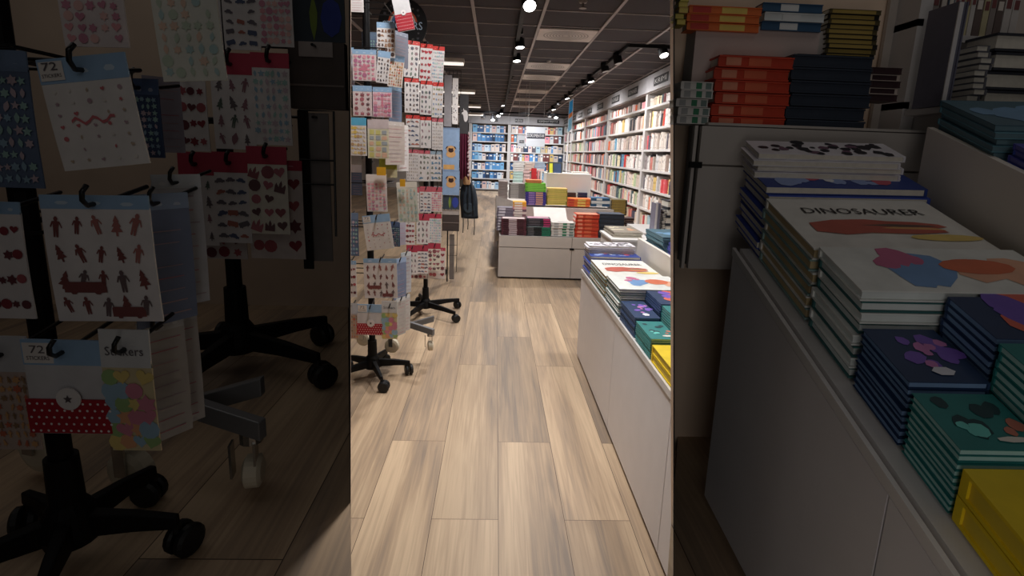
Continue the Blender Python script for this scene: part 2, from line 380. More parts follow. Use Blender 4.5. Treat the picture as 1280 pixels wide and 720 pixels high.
wedge_back('wall_left_added_back', vL, 2, yl, -2.6, 0, M('dim_brown_cladding', S(200, 178, 158), .8, var=.12, scale=3))  # added back wall, stops light from the shop behind
struct(MB().box(-2.64, -2.6, .42, yl, 0, 2.45).build('wall_left_added_side', BOOTH))  # added unseen side wall, closes the left booth against light
ZRB = .55
wedge_back('wall_right_added_back', vR, 2, yr, 2.0, 0, M('pale_brown_cladding', S(240, 214, 190), .8, var=.1, scale=3))  # added back wall, shuts the right booth off from the lit shop
struct(MB().box(2.0, 2.04, .34, yr+.03, 0, 2.45).build('wall_right_added_side', BOOTH))  # added out of view to complete the right booth's light enclosure
mb = MB()
pts = [(lean(vR, 0, ZRB)*.34/.70+.006, .34), (2.0, .34), (2.0, yr), (lean(vR, 1, ZRB)+.012, yr)]
n4 = [V((p[0], p[1], ZRB)) for p in pts]+[V((p[0], p[1], ZRB-.04)) for p in pts]
mb.add(n4, [(0, 1, 2, 3), (7, 6, 5, 4), (0, 4, 5, 1), (1, 5, 6, 2), (2, 6, 7, 3), (3, 7, 4, 0)])
struct(mb.build('floor_platform', FLOORB))

# ================================================================== CEILING THINGS
for i, yy in enumerate((5.52, 7.42, 8.5, 10.4, 12.0, 13.7)):
    t = thing('ceiling_diffuser', ['square white air diffuser with round perforated rings nearest along the ceiling', 'second nearest square air diffuser in the dark ceiling',
        'third air diffuser from the front in the dark ceiling', 'fourth air diffuser along the dark ceiling', 'fifth air diffuser along the dark ceiling', 'sixth, most distant air diffuser in the dark ceiling'][i],
        'air diffuser', (.6735, yy, 2.452), 'ceiling air diffusers')
    MB().box(-.285, .285, -.255, .255, -.008, .004).build('frame', M('diffuser_grey', S(186, 178, 174), .6), t)
    mb = MB()
    for k in range(7):
        r = .045+.031*k; n = 28
        o_ = [(r*cos(6.2832*j/n), r*.9*sin(6.2832*j/n)) for j in range(n)]; i_ = [((r-.013)*cos(6.2832*j/n), (r-.013)*.9*sin(6.2832*j/n)) for j in range(n)]
        mb.add([(p[0], p[1], -.0095) for p in o_]+[(p[0], p[1], -.0095) for p in i_], [(j, n+j, n+(j+1) % n, (j+1) % n) for j in range(n)])
    mb.build('grille', C(120, 112, 110), t)
def spot(label, p, aim, lit, power, kind='center', size=.047):
    """p: the lens centre; aim: unit vector of the beam."""
    aim = V(aim).normalized(); t = thing('track_spotlight', label, 'spotlight', p, 'black track spotlights')
    MB().lathe((0, 0, 0), -aim, [(size*1.0, -.004), (size*1.08, 0), (size*1.08, .09), (size*.8, .125), (size*.4, .13)], 18).build('body', BLACK, t, smooth=False)
    MB().lathe((0, 0, 0), aim, [(size*.93, .0045), (size*.9, .006)], 18).build('lens', M('lit_lens', (1, .97, .93), emit=14) if lit else M('unlit_lens', (.25, .24, .23), .3), t)
    top = V((0, 0, 2.40-p[2])); k = -aim*.06
    MB().tube([k+V((.0, 0, .0)), k+V((.0, .02, .03)), V((k.x, k.y, top.z))], .012).build('bracket', BLACKM, t)
    if lit and power:
        L = bpy.data.lights.new('spot_beam', 'SPOT'); L.energy = power; L.spot_size = rad(125); L.spot_blend = 1; L.shadow_soft_size = .05; L.color = (1, .93, .86)
        o = bpy.data.objects.new('spot_beam', L); COL.objects.link(o)
        o.matrix_world = Matrix.Translation(V(p)+aim*.012) @ aim.to_track_quat('-Z', 'Y').to_matrix().to_4x4()
    return t
def track(label, p0, p1):
    p0, p1 = V(p0), V(p1); d = (p1-p0); n = d.normalized(); s = n.cross(ZA)*.02
    t = MB().pbox(p0-s, d, s*2, (0, 0, .035)).build('lighting_track', BLACK)
    return tag(t, label, 'lighting track', 'ceiling lighting tracks')
TX = .19
track('long black lighting track over the middle of the aisle', (TX, 1.2, 2.412), (TX, 15.2, 2.412))
track('long black lighting track in front of the right wall bookcase', (1.40, 5.76, 2.412), (1.40, 15.2, 2.412))
track('short black cross track at the near end of the right lighting track', (1.42, 5.78, 2.412), (1.95, 5.78, 2.412))
track('black lighting track across the ceiling before the far bookcases', (-.9, 15.6, 2.412), (2.1, 15.6, 2.412))
mid = [(662, 7, 1, 'nearest bright lamp'), (653, 30, 0, 'unlit dark lamp behind the nearest one'), (650, 59, 1, 'lamp with slim bright lens'), (646, 76, 1, 'lit lamp below the slim-lensed one'), (640.5, 95, 0, 'dark lamp past the second diffuser'),
       (637, 107, 1, 'tilted lamp beside the third diffuser'), (629, 132, 1, 'small lit lamp deep in the shop'), (627, 142, 1, 'most distant lit lamp of the row')]
for x, y, lit, d in mid:
    p = onx(x, y, TX+.03)
    if p.y > 15.0: p = ony(x, y, 13.6 if x > 628 else 14.8)
    if x == 662: p = onz(x, y, 2.26)
    spot(d+' on the aisle ceiling track', p, (.08, -.12 if lit else .5, -1) if x != 662 else (.1, -.75, -.8), lit, 0)
rt = [(773, 79, 0, 'wide unlit lamp nearest'), (757, 89, 0, 'dark lamp second'), (739, 102, 1, 'first brightly lit lamp'), (731, 107, 0, 'half lit dark lamp'), (723, 109, 0, 'thin dark lamp'), (714, 119, 0, 'dark lamp above the banner'), (709, 123, 1, 'lit lamp above the banner'),
      (699, 131, 0, 'dark lamp beyond the banner'), (692, 137, 1, 'small lit lamp beyond the banner'), (685, 140, 0, 'last dark lamp')]
for x, y, lit, d in rt:
    p = onx(x, y, 1.40); spot(d+' on the right ceiling track', p, (.25, -.1, -1), lit, 0)
spot('lit lamp at the end of the short cross track near bookcase', onx(830, 69, 1.78), (.2, -.5, -1), 1, 0)
for x, y, lit, d in [(604, 148, 0, 'dark lamp before the left far bookcase'), (616, 150, 1, 'lit lamp before the left far bookcase'), (623, 145, 1, 'tilted lit lamp left of centre on far track'), (695, 147, 1, 'lit lamp before the right far bookcase'), (687, 146, 0, 'dark lamp before the right far bookcase')]:
    spot(d, ony(x, y, 15.6), (0, -.4, -1), lit, 0, size=.06)
for i, (x0, y0, x1, y1, Y) in enumerate([(551, 66, 580, 79, 6.8), (572, 109, 594, 116, 10.0), (587, 129, 601, 134, 13.2), (588, 139.5, 604, 144, 15.4)]):
    a = ony(x1, y0, Y); b = ony(x0, y1, Y); z0 = min(2.36, b.z); z1 = min(2.42, a.z)
    t = thing('linear_ceiling_light', ['long white batten light beside the second sticker rack', 'white batten light further down on the left', 'third white batten light near the far bookcase', 'most distant white batten light at far left'][i], 'ceiling light', (a.x, Y, z0), 'white batten lights on the left')
    MB().box(-1.3, 0, .0, .14, .02, .07).build('housing', C(200, 190, 182), t)
    MB().box(-1.29, -.01, -.004, .13, 0, .02).build('diffuser', M('batten_glow', (1, .93, .86), emit=.9), t)
for i, p in enumerate([onz(686, 76, 2.455), onz(705, 106.5, 2.455)]):
    tag(MB().cyl((0, 0, 0), (0, 0, -.02), .03, .022).build('smoke_detector', C(150, 144, 140), loc=p), ['small detector between the first two air diffusers', 'small detector right of the air diffusers'][i], 'detector')
p = onz(729, 1, 2.44)
tag(MB().lathe((0, 0, 0), (0, 0, -1), [(.035, 0), (.03, .015), (.008, .02), (.008, .05), (.03, .052), (.03, .056)], 14).build('sprinkler', C(120, 112, 108), loc=p), 'small sprinkler head at the top of the dark ceiling', 'sprinkler')

# ---- lamp beams along the tracks (warm white), plus added fill beams without fixtures
def beam(p, aim, power, ang=130, soft=.06, col=(1, .93, .86)):
    L = bpy.data.lights.new('lamp_fill_beam', 'SPOT'); L.energy = power; L.spot_size = rad(ang); L.spot_blend = .9; L.shadow_soft_size = soft; L.color = col
    o = bpy.data.objects.new('lamp_fill_beam', L); COL.objects.link(o)
    o.matrix_world = Matrix.Translation(V(p)) @ V(aim).to_track_quat('-Z', 'Y').to_matrix().to_4x4()
WARM = (1, .975, .95)
beam((.0, 1.72, 2.36), (0, -.1, -1), 92, 70, .08, WARM)  # added beam to brighten the near floor, no lamp modelled
beam((.25, 2.6, 2.36), (.05, 0, -1), 58, 98, .1, WARM)  # added beam over the near aisle, without a fixture
for y in (4.2, 6.2, 8.4, 10.8, 13.2): beam((.22, y, 2.34), (0, 0, -1), 112 if y < 7 else 128, 150, .1, WARM)
for y in (5.9, 7.6, 9.6, 12, 14): beam((1.3, y, 2.36), (.6, 0, -1), 112, 140, .08, WARM)
for x in (-.2, .8, 1.6): beam((x, 15.3, 2.36), (0, .7, -1), 110, 140, .08, (.93, .97, 1))
beam((1.0, 2.9, 2.38), (0, -.1, -1), 66, 110, .1, WARM)  # added fill over the book table, off the tracks
beam((-.2, 2.0, 2.38), (-.55, .5, -1), 44, 110, .12, WARM)  # added fill aimed at the near sticker rack
beam((-.1, 3.1, 2.38), (-.8, .3, -1), 38, 120, .12, WARM)  # second added fill towards the sticker racks
# added dim fill lights for the booths, unseen and without fixtures
def area(p, aim, power, sx, sy, col):
    L = bpy.data.lights.new('booth_fill', 'AREA'); L.shape = 'RECTANGLE'; L.size = sx; L.size_y = sy; L.energy = power; L.color = col
    o = bpy.data.objects.new('booth_fill', L); COL.objects.link(o)
    o.matrix_world = Matrix.Translation(V(p)) @ V(aim).to_track_quat('-Z', 'Y').to_matrix().to_4x4()
area((-.25, -1.0, 1.95), (-.25, 1, -.35), .46, 1.2, .6, (1, .95, .9))
area((.45, -1.0, 1.95), (.3, 1, -.35), .9, 1.2, .6, (1, .95, .9))
area((-1.2, 1.25, 2.42), (0, 0, -1), 1.5, 1.6, 1.2, (1, .95, .9))
area((.08, -.45, .85), (.8, .6, -.08), 1.0, .5, .5, (1, .95, .9))
area((1.0, .7, 2.42), (0, 0, -1), .9, .8, .6, (1, .95, .9))
w = bpy.data.worlds.new('world'); SC.world = w; w.use_nodes = True
w.node_tree.nodes['Background'].inputs['Color'].default_value = (1, .96, .93, 1); w.node_tree.nodes['Background'].inputs['Strength'].default_value = .015
SC.view_settings.view_transform = 'Standard'; SC.view_settings.look = 'None'; SC.view_settings.exposure = 0
SC.cycles.max_bounces = 6; SC.cycles.diffuse_bounces = 4

# ================================================================== BOOKCASES
PAL = [(222, 212, 204), (232, 226, 222), (206, 190, 178), (196, 120, 110), (206, 64, 58), (222, 110, 70), (186, 170, 150), (150, 140, 140), (90, 84, 96), (60, 62, 84), (236, 224, 190),
       (216, 186, 120), (170, 196, 206), (110, 160, 190), (236, 150, 160), (208, 205, 205), (120, 66, 66), (70, 90, 96), (180, 196, 160), (226, 196, 186), (240, 236, 234), (170, 150, 140), (214, 90, 96), (48, 46, 52), (236, 228, 222), (226, 206, 198), (214, 200, 192), (238, 234, 230), (196, 182, 172)]
BLU = [(64, 120, 180), (90, 150, 206), (50, 90, 140), (210, 224, 236), (236, 238, 240), (120, 176, 216), (40, 60, 90), (170, 200, 226), (230, 214, 206), (226, 196, 190)]
CNAME = {}
def cname(c):
    r, g, b = c; mx, mn = max(c), min(c)
    if mx-mn < 26: return 'white' if mn > 215 else 'pale grey' if mn > 180 else 'grey' if mn > 100 else 'black'
    if r == mx:
        if b > g and r > 200: return 'pink'
        if g > 180: return 'cream' if b > 150 else 'yellow'
        if g > 100: return 'tan' if r < 215 or b > 110 else 'orange'
        return 'red' if r > 150 else 'maroon'
    if g == mx: return 'green'
    return 'light blue' if g > 150 else 'blue' if mx > 110 else 'navy'
_bm = {}
def spinebook(h, d, t, c, seed):
    """upright book; the spine faces -X, thickness along Y, origin at the spine's foot."""
    k = (h, d, t, c, seed)
    if k in _bm: return _bm[k]
    rnd = random.Random(seed); mb = MB(); r = t*.18
    prof = [(d, 0), (r, 0), (0, r), (0, t-r), (r, t), (d, t)]
    vs = [(p[0], p[1], 0) for p in prof]+[(p[0], p[1], h) for p in prof]; n = 6
    mb.add(vs, [(i, i+1, n+i+1, n+i) for i in range(5)]+[(0, 5, 4, 3, 2, 1), (6, 7, 8, 9, 10, 11)][:1], 0)
    mb.box(r, d, t*.08, t*.92, h*.01, h*.985, 1)
    z0 = h*rnd.uniform(.5, .7); mb.box(-.0008, .002, t*.25, t*.75, z0, z0+h*.16, 2)
    mb.box(-.0008, .002, t*.3, t*.7, h*.08, h*.14, 2)
    k2 = [int(v*.72+60) for v in c] if sum(c) < 430 else [int(v*.72) for v in c]
    me = mb.mesh('upright_book', [C(*c), PAGES, C(*k2)])
    _bm[k] = me; return me
MAXU = 300
NU = [0]
# --- the long case on the right wall: front plane X=2.2
BX, BD = 2.2, .32
EDG = [5.15, 7.81, 10.46, 13.15, 15.5, 17.1]
SHZ = [.08, .24, .52, .80, 1.085, 1.375, 1.68, 1.985]
BAYN = ['nearest', 'second', 'third', 'fourth', 'last']
rest = MB(); restm = [C(*c) for c in PAL]
HDR = ['KLASSIKERE', 'KRIMI', 'ROMANER', 'NOVELLER', 'LYRIKK', 'DRAMA', 'FANTASY', 'HUMOR', 'REISE', 'KUNST']
for b in range(5):
    y0, y1 = EDG[b], EDG[b+1]
    t = thing('bookcase', BAYN[b]+' bay of the long pale grey bookcase on the right wall', 'bookcase', (BX, y0, 0), 'bays of the right wall bookcase')
    L = y1-y0
    MB().box(0, BD, 0, .045, 0, 2.17).build('side_panel', SHELF, t); MB().box(0, BD, L-.045, L-.003, 0, 2.17).build('side_panel', SHELF, t)
    MB().box(BD-.015, BD, .045, L-.045, 0, 2.17).build('back_panel', SHELFIN, t)
    MB().box(.0, BD, .045, L-.045, 0, .08).build('plinth', SHELF, t)
    for z in SHZ[1:]: MB().box(.004, BD-.015, .045, L-.045, z-.03, z).build('shelf', SHELF, t)
    MB().box(-.03, BD, .004, L-.004, 2.185, 2.42).build('header_board', M('header_grey', S(176, 174, 178), .5), t)
    MB().box(.0, BD, .0, L, 2.17, 2.185).build('top_rail', C(120, 112, 108), t)
    for q in range(2):
        yc = L*(.27+.46*q); s_ = .19
        e = MB().box(-.036, -.03, yc-.30, yc+.30, 2.235, 2.35).build('sign_plate', C(34, 33, 36), t)
        w_ = HDR[(2*b+q) % 10]
        MB().text(w_, (-.0375, yc+.25, 2.262), (0, -.5, 0), (0, 0, .062)).build('lettering', C(214, 212, 212), e)
    for si, z in enumerate(SHZ):
        y = y0+.06; idx = 0; rnd = random.Random(b*31+si)
        hmax = (SHZ[si+1]-z if si < 7 else 2.17-z)-.05
        base = rnd.sample(PAL, 13)+PAL[-3:]; run = rnd.choice(base); left = 0
        while y < y1-.1:
            if left <= 0: run = rnd.choice(base); left = rnd.choice([1, 1, 1, 2, 2, 3])
            if si == 0: break
            left -= 1
            tk = rnd.choice([.035, .045, .055, .07]); hh = round(rnd.uniform(.70, .93)*min(.245, hmax), 2); dd = .17
            if rnd.random() < .06: y += .06; continue
            if y+tk > y1-.07: break
            vis = (b == 0 and y > 6.25) or b in (1, 2)
            if vis and NU[0] < MAXU and not (si == 1):
                idx += 1; NU[0] += 1
                me = spinebook(hh, dd, tk, run, rnd.randrange(3))
                o = link('upright_book', me, None, (BX+.02+rnd.choice([0, 0, .012]), y, z+.0005))
                a = rnd.choice([0, 0, 0, 0, .03, .06]); o.rotation_euler = (a, 0, 0)
                if a: y += hh*a; o.location.y += hh*a; o.rotation_euler = (a, 0, 0)
                tag(o, f"{cname(run)}-spined book, {nth(idx-1)} from near end, {NTH[7-si]} shelf down, {BAYN[b]} right-wall bookcase bay", 'book', 'upright books in the right wall bookcase')
            elif b > 0 or y > 6.1:
                rest.box(BX+.02, BX+.18, y, y+tk*.94, z+.0005, z+hh, PAL.index(run))
            y += tk+rnd.choice([.003, .005, .008])
o = rest.build('distant_book', restm); tag(o, 'rows of mixed upright books filling the farther bays of right wall bookcase', 'books', None, 'stuff')
# --- far wall cases, front plane Y=17.15
FY = 17.15
FSH = [.08, .42, .71, 1.02, 1.305, 1.62, 1.905]
def farcase(x0, x1, label, words):
    t = thing('bookcase', label, 'bookcase', (x0, FY, 0), 'far wall bookcases')
    L = x1-x0
    MB().box(0, .05, 0, .3, 0, 2.17).build('side_panel', SHELF, t); MB().box(L-.05, L-.004, 0, .3, 0, 2.17).build('side_panel', SHELF, t)
    MB().box(.05, L-.05, .285, .3, 0, 2.17).build('back_panel', C(120, 108, 98), t)
    MB().box(.05, L-.05, 0, .3, 0, .05).build('plinth', C(70, 62, 58), t)
    for z in FSH: MB().box(.05, L-.05, .004, .285, z-.035, z).build('shelf', SHELF, t)
    MB().box(0, L-.004, -.02, .3, 2.185, 2.43).build('header_board', M('header_grey'), t)
    MB().box(0, L, 0, .3, 2.17, 2.185).build('top_rail', C(120, 112, 108), t)
    for (w_, xc, ww) in words:
        e = MB().box(xc-ww/2, xc+ww/2, -.026, -.02, 2.25, 2.36).build('sign_plate', C(34, 33, 36), t)
        MB().text(w_, (xc-ww*.44, -.0275, 2.272), (ww*.88, 0, 0), (0, 0, .066)).build('lettering', C(210, 208, 210), e)
xs = [-2.2, -.86, .409, 2.26]
farcase(xs[0], xs[1], 'far bookcase behind the backpack, partly hidden at left', [])
farcase(xs[1], xs[2], 'left far bookcase filled with blue and white books', [('KART', .78, .2)])
farcase(xs[2], xs[3], 'right far bookcase with mixed books behind hanging signs', [('REISE', .30, .26), ('SKJ\u00d8NNLITTERATUR', 1.25, .72)])
fm = {}
for ci in (1, 2):
    for si, z in enumerate(FSH):
        x = xs[ci]+.07; idx = 0; rnd = random.Random(77+ci*10+si)
        while x < xs[ci+1]-.17:
            w_ = rnd.choice([.06, .08, .12, .15]); hh = rnd.choice([.2, .22, .235]); pal = BLU if ci == 1 or (rnd.random() < .25) else PAL
            c = rnd.choice(pal)
            if x+w_ > xs[ci+1]-.06: break
            k = (w_, hh, c)
            if k not in fm:
                mb = MB().box(0, w_-.004, 0, .03, 0, hh, 0); mb.box(w_*.2, w_*.7, -.001, .003, hh*.6, hh*.8, 1); mb.box(.003, w_-.007, .004, .026, hh*.98, hh*1.003, 1)
                fm[k] = mb.mesh('displayed_book', [C(*c), C(236, 232, 226) if sum(c) < 500 else C(90, 110, 150)])
            o = link('displayed_book', fm[k], None, (x, FY+.03, z+.0005)); idx += 1
            tag(o, f"small {cname(c)} book, {nth(idx-1)} from left, {NTH[6-si]} shelf down, {['', 'left', 'right'][ci]} far bookcase", 'book', 'books in the far wall bookcases')
            x += w_+rnd.choice([0, .002, .01])

# ================================================================== STICKER RACKS
def rack(label, hub, k, top, ang, R, tiers, group='spinning sticker racks'):
    """hub: centre of the star base in the world; k: size factor."""
    base = V((hub.x, hub.y, hub.z-.09*k))
    t = thing('sticker_rack', label, 'display rack', base, group)
    MB().cyl((0, 0, .07*k), (0, 0, top), .017*k, n=14).build('pole', BLACK, t, smooth=False)
    MB().lathe((0, 0, .055*k), (0, 0, 1), [(.04*k, 0), (.045*k, .02*k), (.036*k, .06*k), (.026*k, .075*k), (.024*k, .16*k)], 18).build('hub', BLACK, t)
    for i in range(5):
        a = ang+i*1.2566; d = V((cos(a), sin(a), 0)); s = V((-sin(a), cos(a), 0))
        mb = MB(); vs = []
        for (r, z, w_, h_) in ((.02, .085, .028, .045), (R*.6, .082, .022, .034), (R*1.02, .074, .017, .024)):
            c = d*r*k; vs += [c+s*w_*k*.5+V((0, 0, (z-h_*.5)*k)), c-s*w_*k*.5+V((0, 0, (z-h_*.5)*k)), c-s*w_*k*.42+V((0, 0, (z+h_*.5)*k)), c+s*w_*k*.42+V((0, 0, (z+h_*.5)*k))]
        fs = [(0, 1, 2, 3), (11, 10, 9, 8)]
        for q in range(2): fs += [(q*4+j, q*4+4+j, q*4+4+(j+1) % 4, q*4+(j+1) % 4) for j in range(4)]
        lg = mb.add(vs, fs).build('leg', BLACK, t, bevel=.003*k)
        c = d*R*k; b = a+1.1+i*.7; wd = V((-sin(b), cos(b), 0)); off = V((cos(b), sin(b), 0))*.012*k
        ca = MB().cyl(c+V((0, 0, .07*k)), c+V((0, 0, .05*k)), .007*k, n=8)
        for sg in (-1, 1):
            o_ = c+off+V((0, 0, .03*k))+wd*sg*.004*k
            ca.lathe(o_, wd*sg, [(.026*k, 0), (.03*k, .004*k), (.03*k, .013*k), (.024*k, .018*k)], 16)
        ca.build('caster', M('caster_black', S(18, 18, 20), .5), lg)
    for z in tiers:       # each tier is a square of wire round the pole
        q = .11*k; c = V((0, 0, z))
        mb = MB().tube([c+V(p) for p in ((-q, -q, 0), (q, -q, 0), (q, q, 0), (-q, q, 0), (-q, -q, 0))], .003*k)
        for p in ((-q, 0, 0), (q, 0, 0), (0, -q, 0), (0, q, 0)): mb.tube([c, c+V(p)], .003*k)
        mb.build('wire_ring', BLACKM, t)
    return t
w3 = onz(568, 403, 0); a2 = math.atan2(w3.y-HUB2.y, w3.x-HUB2.x); R2 = (V((w3.x, w3.y))-V((HUB2.x, HUB2.y))).length
R1 = rack('near black spinning sticker rack on a five-legged caster base by the aisle', HUB1, 1, 2.2, rad(-64), .2, [.35, .62, .86, 1.08, 1.30, 1.52, 1.72, 1.92])
Rk2 = rack('second black spinning sticker rack with red-topped sheets behind the near rack', HUB2, 1, 2.0, a2, R2, [.6, .85, 1.07, 1.28, 1.5, 1.7, 1.9])
top1 = 2.43-ZST
def bayleg(px, Hb, k):
    w_ = onz(*big(*px), ZST); d = V((w_.x-Hb.x, w_.y-Hb.y)); return math.atan2(d.y, d.x), d.length/k
b1a, b1r = bayleg((509, 466), B1, K1); b2a, b2r = bayleg((566, 400), B2, K2)
DR1 = rack('dim front sticker rack on caster base in the dark left booth', B1, K1, top1, b1a, b1r, [z*K1 for z in (.35, .62, .86, 1.08, 1.30, 1.52, 1.72)])
DR2 = rack('dim rear sticker rack with thick pole in the dark left booth', B2, K2, min(2.43-ZST, 2.0*K2), b2a, b2r*.93, [z*K2 for z in (.6, .85, 1.07, 1.28)])

SHEETS = []
def hang(label, rect, d, motif, head, hf, rk, tilt=0, yaw=0, where='c', hk=True, dimlabel=None, coord='c', **kw):
    """rect in picture pixels (c: as in the bright aisle, p: as in the dim enlarged booth); built for the aisle rack and, when it is also in the booth, once more there."""
    if coord == 'p':
        a = small(rect[0], rect[1]); b = small(rect[2], rect[3]); rect = (*a, *b)
    SHEETS.append((label, rect, d, motif, head, hf, rk, tilt, yaw, hk, dimlabel, kw))
def place(label, rect, d, motif, head, hf, rackobj, k, tilt, yaw, hk, group, seed, kw):
    x0, y0, x1, y1 = rect; xm = (x0+x1)/2
    c = ony(xm, y0, d); b = ony(xm, y1, d); dd = proj((c+b)/2)[2]
    wpx = (x1-x0)*dd/F/max(.25, abs(cos(yaw)))
    hz = (c-b).length
    fx = V((cos(yaw)*cos(YAW*1), sin(yaw), 0)).normalized()
    up = V((0, 0, 1))
    x = fx*cos(tilt)+up*sin(tilt); z = up*cos(tilt)-fx*sin(tilt)
    t, mt, W, Hh = sheet(label, c, x*wpx, z*hz, motif, head, hf, group, seed, **kw)
    if hk:
        hx = c-z*hz*hf*.45
        bx = (rackobj.matrix_world.translation.y-hx.y)
        hook(rackobj, hx, bx, .0034*k, k)
    return t
G1, G2 = 'sticker sheets on the near rack', 'red-topped sticker sheets on the second rack'
# ---- near rack, above the part the booth repeats
D1, D2 = HUB1.y-.13, HUB2.y-.13
hang('pale ruled sticker pack cut by the top edge of near rack', (437, -14, 454, 15), D1, 'lines', None, .0, 1)
hang('brown animal sticker sheet under blue header, upper right of near rack', (471, 28, 493.5, 72), D1+.03, 'animals', BLUEH, .16, 1)
hang('pink castle sticker sheet with big pink castle on near rack', (440.5, 62, 470, 101), D1, 'princess', BLUEH, .15, 1, bg=(222, 206, 206), feat=[(CASTLE, 0, -.55, .3, .24, 0), (DOT, 0, -.82, .2, .14, 2)])
hang('black picture sticker sheet beside the orange one on near rack', (473, 64, 488.5, 104), D1+.02, 'black', BLUEH, .2, 1, tilt=-.1)
hang('orange tree sticker sheet under blue header on near rack', (487.5, 70, 506, 109), D1+.05, 'orange', BLUEH, .18, 1, tilt=-.1, bg=(228, 216, 206))
hang('pinkish brown picnic sticker sheet at the left of near rack', (441, 107, 464.5, 145), D1, 'cupcake', BLUEH, .19, 1, bg=(226, 208, 208))
hang('pink princess gown sticker sheet, right of the picnic sheet', (466, 109, 489.5, 146.5), D1+.01, 'princess', BLUEH, .16, 1, bg=(230, 206, 214), feat=[(TREE, 0, -.5, .34, .42, 0)])
hang('yellow banana sticker sheet with bright cyan header', (437.5, 147, 457.5, 194.5), D1, 'banana', CYANH, .2, 1)
hang('yellow and grey square sticker sheet beneath a beige header', (459.5, 149, 485.5, 198), D1+.01, 'squares', (212, 196, 196), .24, 1, bg=(222, 216, 190))
hang('beige sticker pack turned sideways beside the yellow square sheet', (484, 152, 503, 206), D1+.12, 'lines', GREYH, .1, 1, yaw=.9, bg=(198, 184, 176))
hang('narrow white sticker pack seen almost edge-on on near rack', (497, 156, 508, 214), D1+.2, 'lines', (232, 226, 222), .1, 1, yaw=1.15)
hang('blue-backed sticker pack turned sideways behind the princess sheet', (488, 108, 500, 156), D1+.18, 'lines', BLUEH, .12, 1, yaw=1.0, bg=(128, 142, 166))
hang('grey-backed sticker pack edge-on behind the orange sheet', (494, 40, 508, 84), D1+.2, 'lines', (150, 156, 172), .12, 1, yaw=1.0, bg=(140, 142, 156), hk=False)
hang('dark blue sticker pack behind the pink castle sheet', (452, 40, 473, 84), D1+.16, 'mint', (120, 140, 166), .2, 1, bg=(110, 124, 150))
hang('slim pale sticker pack at the far left of near rack', (437.5, 58, 442, 108), D1+.06, 'lines', BLUEH, .1, 1, bg=(176, 184, 200), hk=False)
hang('dark blue pack hanging under the banana sheet', (438, 206, 452, 244), D1+.12, 'lines', (196, 190, 196), .25, 1, bg=(96, 108, 134))
hang('olive green card pack half hidden under the yellow square sheet', (474, 196, 496, 222), D1+.14, 'lines', (150, 150, 50), .6, 1, bg=(196, 188, 150))
# ---- near rack, the part also seen enlarged in the booth (panel coordinates)
hang('pale pink floral sticker pack with orange tag', (62, -90, 142, 57), D1, 'rosy', (226, 216, 212), .2, 1, coord='p', dimlabel='dim pale pink pack cut by the top edge of dark left booth', bg=(224, 212, 210), tilt=.02)
hang('glossy pastel sticker pack with orange tag at near rack', (182, -60, 262, 100), D1+.04, 'pastel', (226, 222, 212), .14, 1, coord='p', tilt=.06, dimlabel='dim glossy pastel pack at the top middle of the dark booth', bg=(216, 216, 206))
hang('white wavy-line sticker pack marked 72 with blue header, hanging crooked', (46, 70, 154, 208), D1-.04, 'wave', BLUEH, .22, 1, tilt=.13, coord='p', dimlabel='dim crooked pack marked 72 with red wavy line in dark booth', bg=(224, 219, 216), feat=[([(-.5+i*.1, .1*sin(i*1.5)+.03) for i in range(11)]+[(.5-i*.1, .1*sin((10-i)*1.5)-.06) for i in range(11)], 0, -.56, .5, .3, 0), (ngon(4, .7, .785, 1, 1), -.34, -.11, .27, .17, 3)], txt=[('72', -.43, -.105, .17, .07), ('STICKERS', -.45, -.165, .22, .03)])
hang('large people and bus sticker sheet with dark red prints', (52, 244, 182, 400), D1-.03, 'people', BLUEH, .105, 1, coord='p', dimlabel='dim large people and bus sticker sheet in the dark left booth', tilt=.02, feat=[(BUS, -.18, -.72, .4, .18, 0), (BUS, .2, -.92, .32, .17, 0)])
hang('pink flecked sticker sheet cut off beside the bus sheet', (-30, 252, 22, 396), D1, 'redfruit', BLUEH, .1, 1, coord='p', dimlabel='dim pink flecked sheet at the left rim of dark booth')
hang('blue-backed packs turned edge-on right of the bus sheet', (178, 242, 214, 402), D1+.08, 'lines', (150, 170, 200), .12, 1, yaw=1.05, coord='p', bg=(118, 130, 158), dimlabel='dim blue-backed pack edge-on right of the bus sheet')
hang('white-edged pack hanging behind the edge-on blue packs', (204, 218, 236, 380), D1+.16, 'lines', (214, 220, 226), .1, 1, yaw=.95, coord='p', bg=(196, 198, 204), dimlabel='dim white-edged pack behind the edge-on blue one')
hang('dark navy pack behind the crooked 72 pack', (150, 98, 196, 196), D1+.14, 'mint', (90, 110, 150), .2, 1, coord='p', bg=(70, 86, 120), dimlabel='dim navy pack behind the crooked 72 pack')
hang('bluish pack left of the crooked 72 pack on near rack', (-40, 62, 30, 232), D1+.1, 'mint', (120, 140, 170), .15, 1, coord='p', bg=(104, 120, 148), dimlabel='dim bluish pack at the left of the crooked 72 pack')
hang('lilac grey pack beside the heart speckled sheet', (186, 96, 216, 190), D1+.3, 'lines', None, 0, 1, coord='p', yaw=.7, bg=(170, 164, 178), hk=False, dimlabel='dim lilac grey pack left of the red speckled sheet')
hang('bright confetti pack labelled Stickers at the foot of near rack', (124, 412, 184, 562), D1-.05, 'confetti', (206, 206, 206), .3, 1, coord='p', bg=(206, 190, 150), txt=[('Stickers', -.38, -.2, .76, .07)], dimlabel='dim confetti pack labelled Stickers low in dark booth')
hang('orange patterned pack cut off at the left foot of near rack', (-30, 420, 30, 560), D1, 'orange', (196, 196, 200), .3, 1, coord='p', bg=(190, 170, 160), dimlabel='dim orange patterned pack low at the left rim of booth')
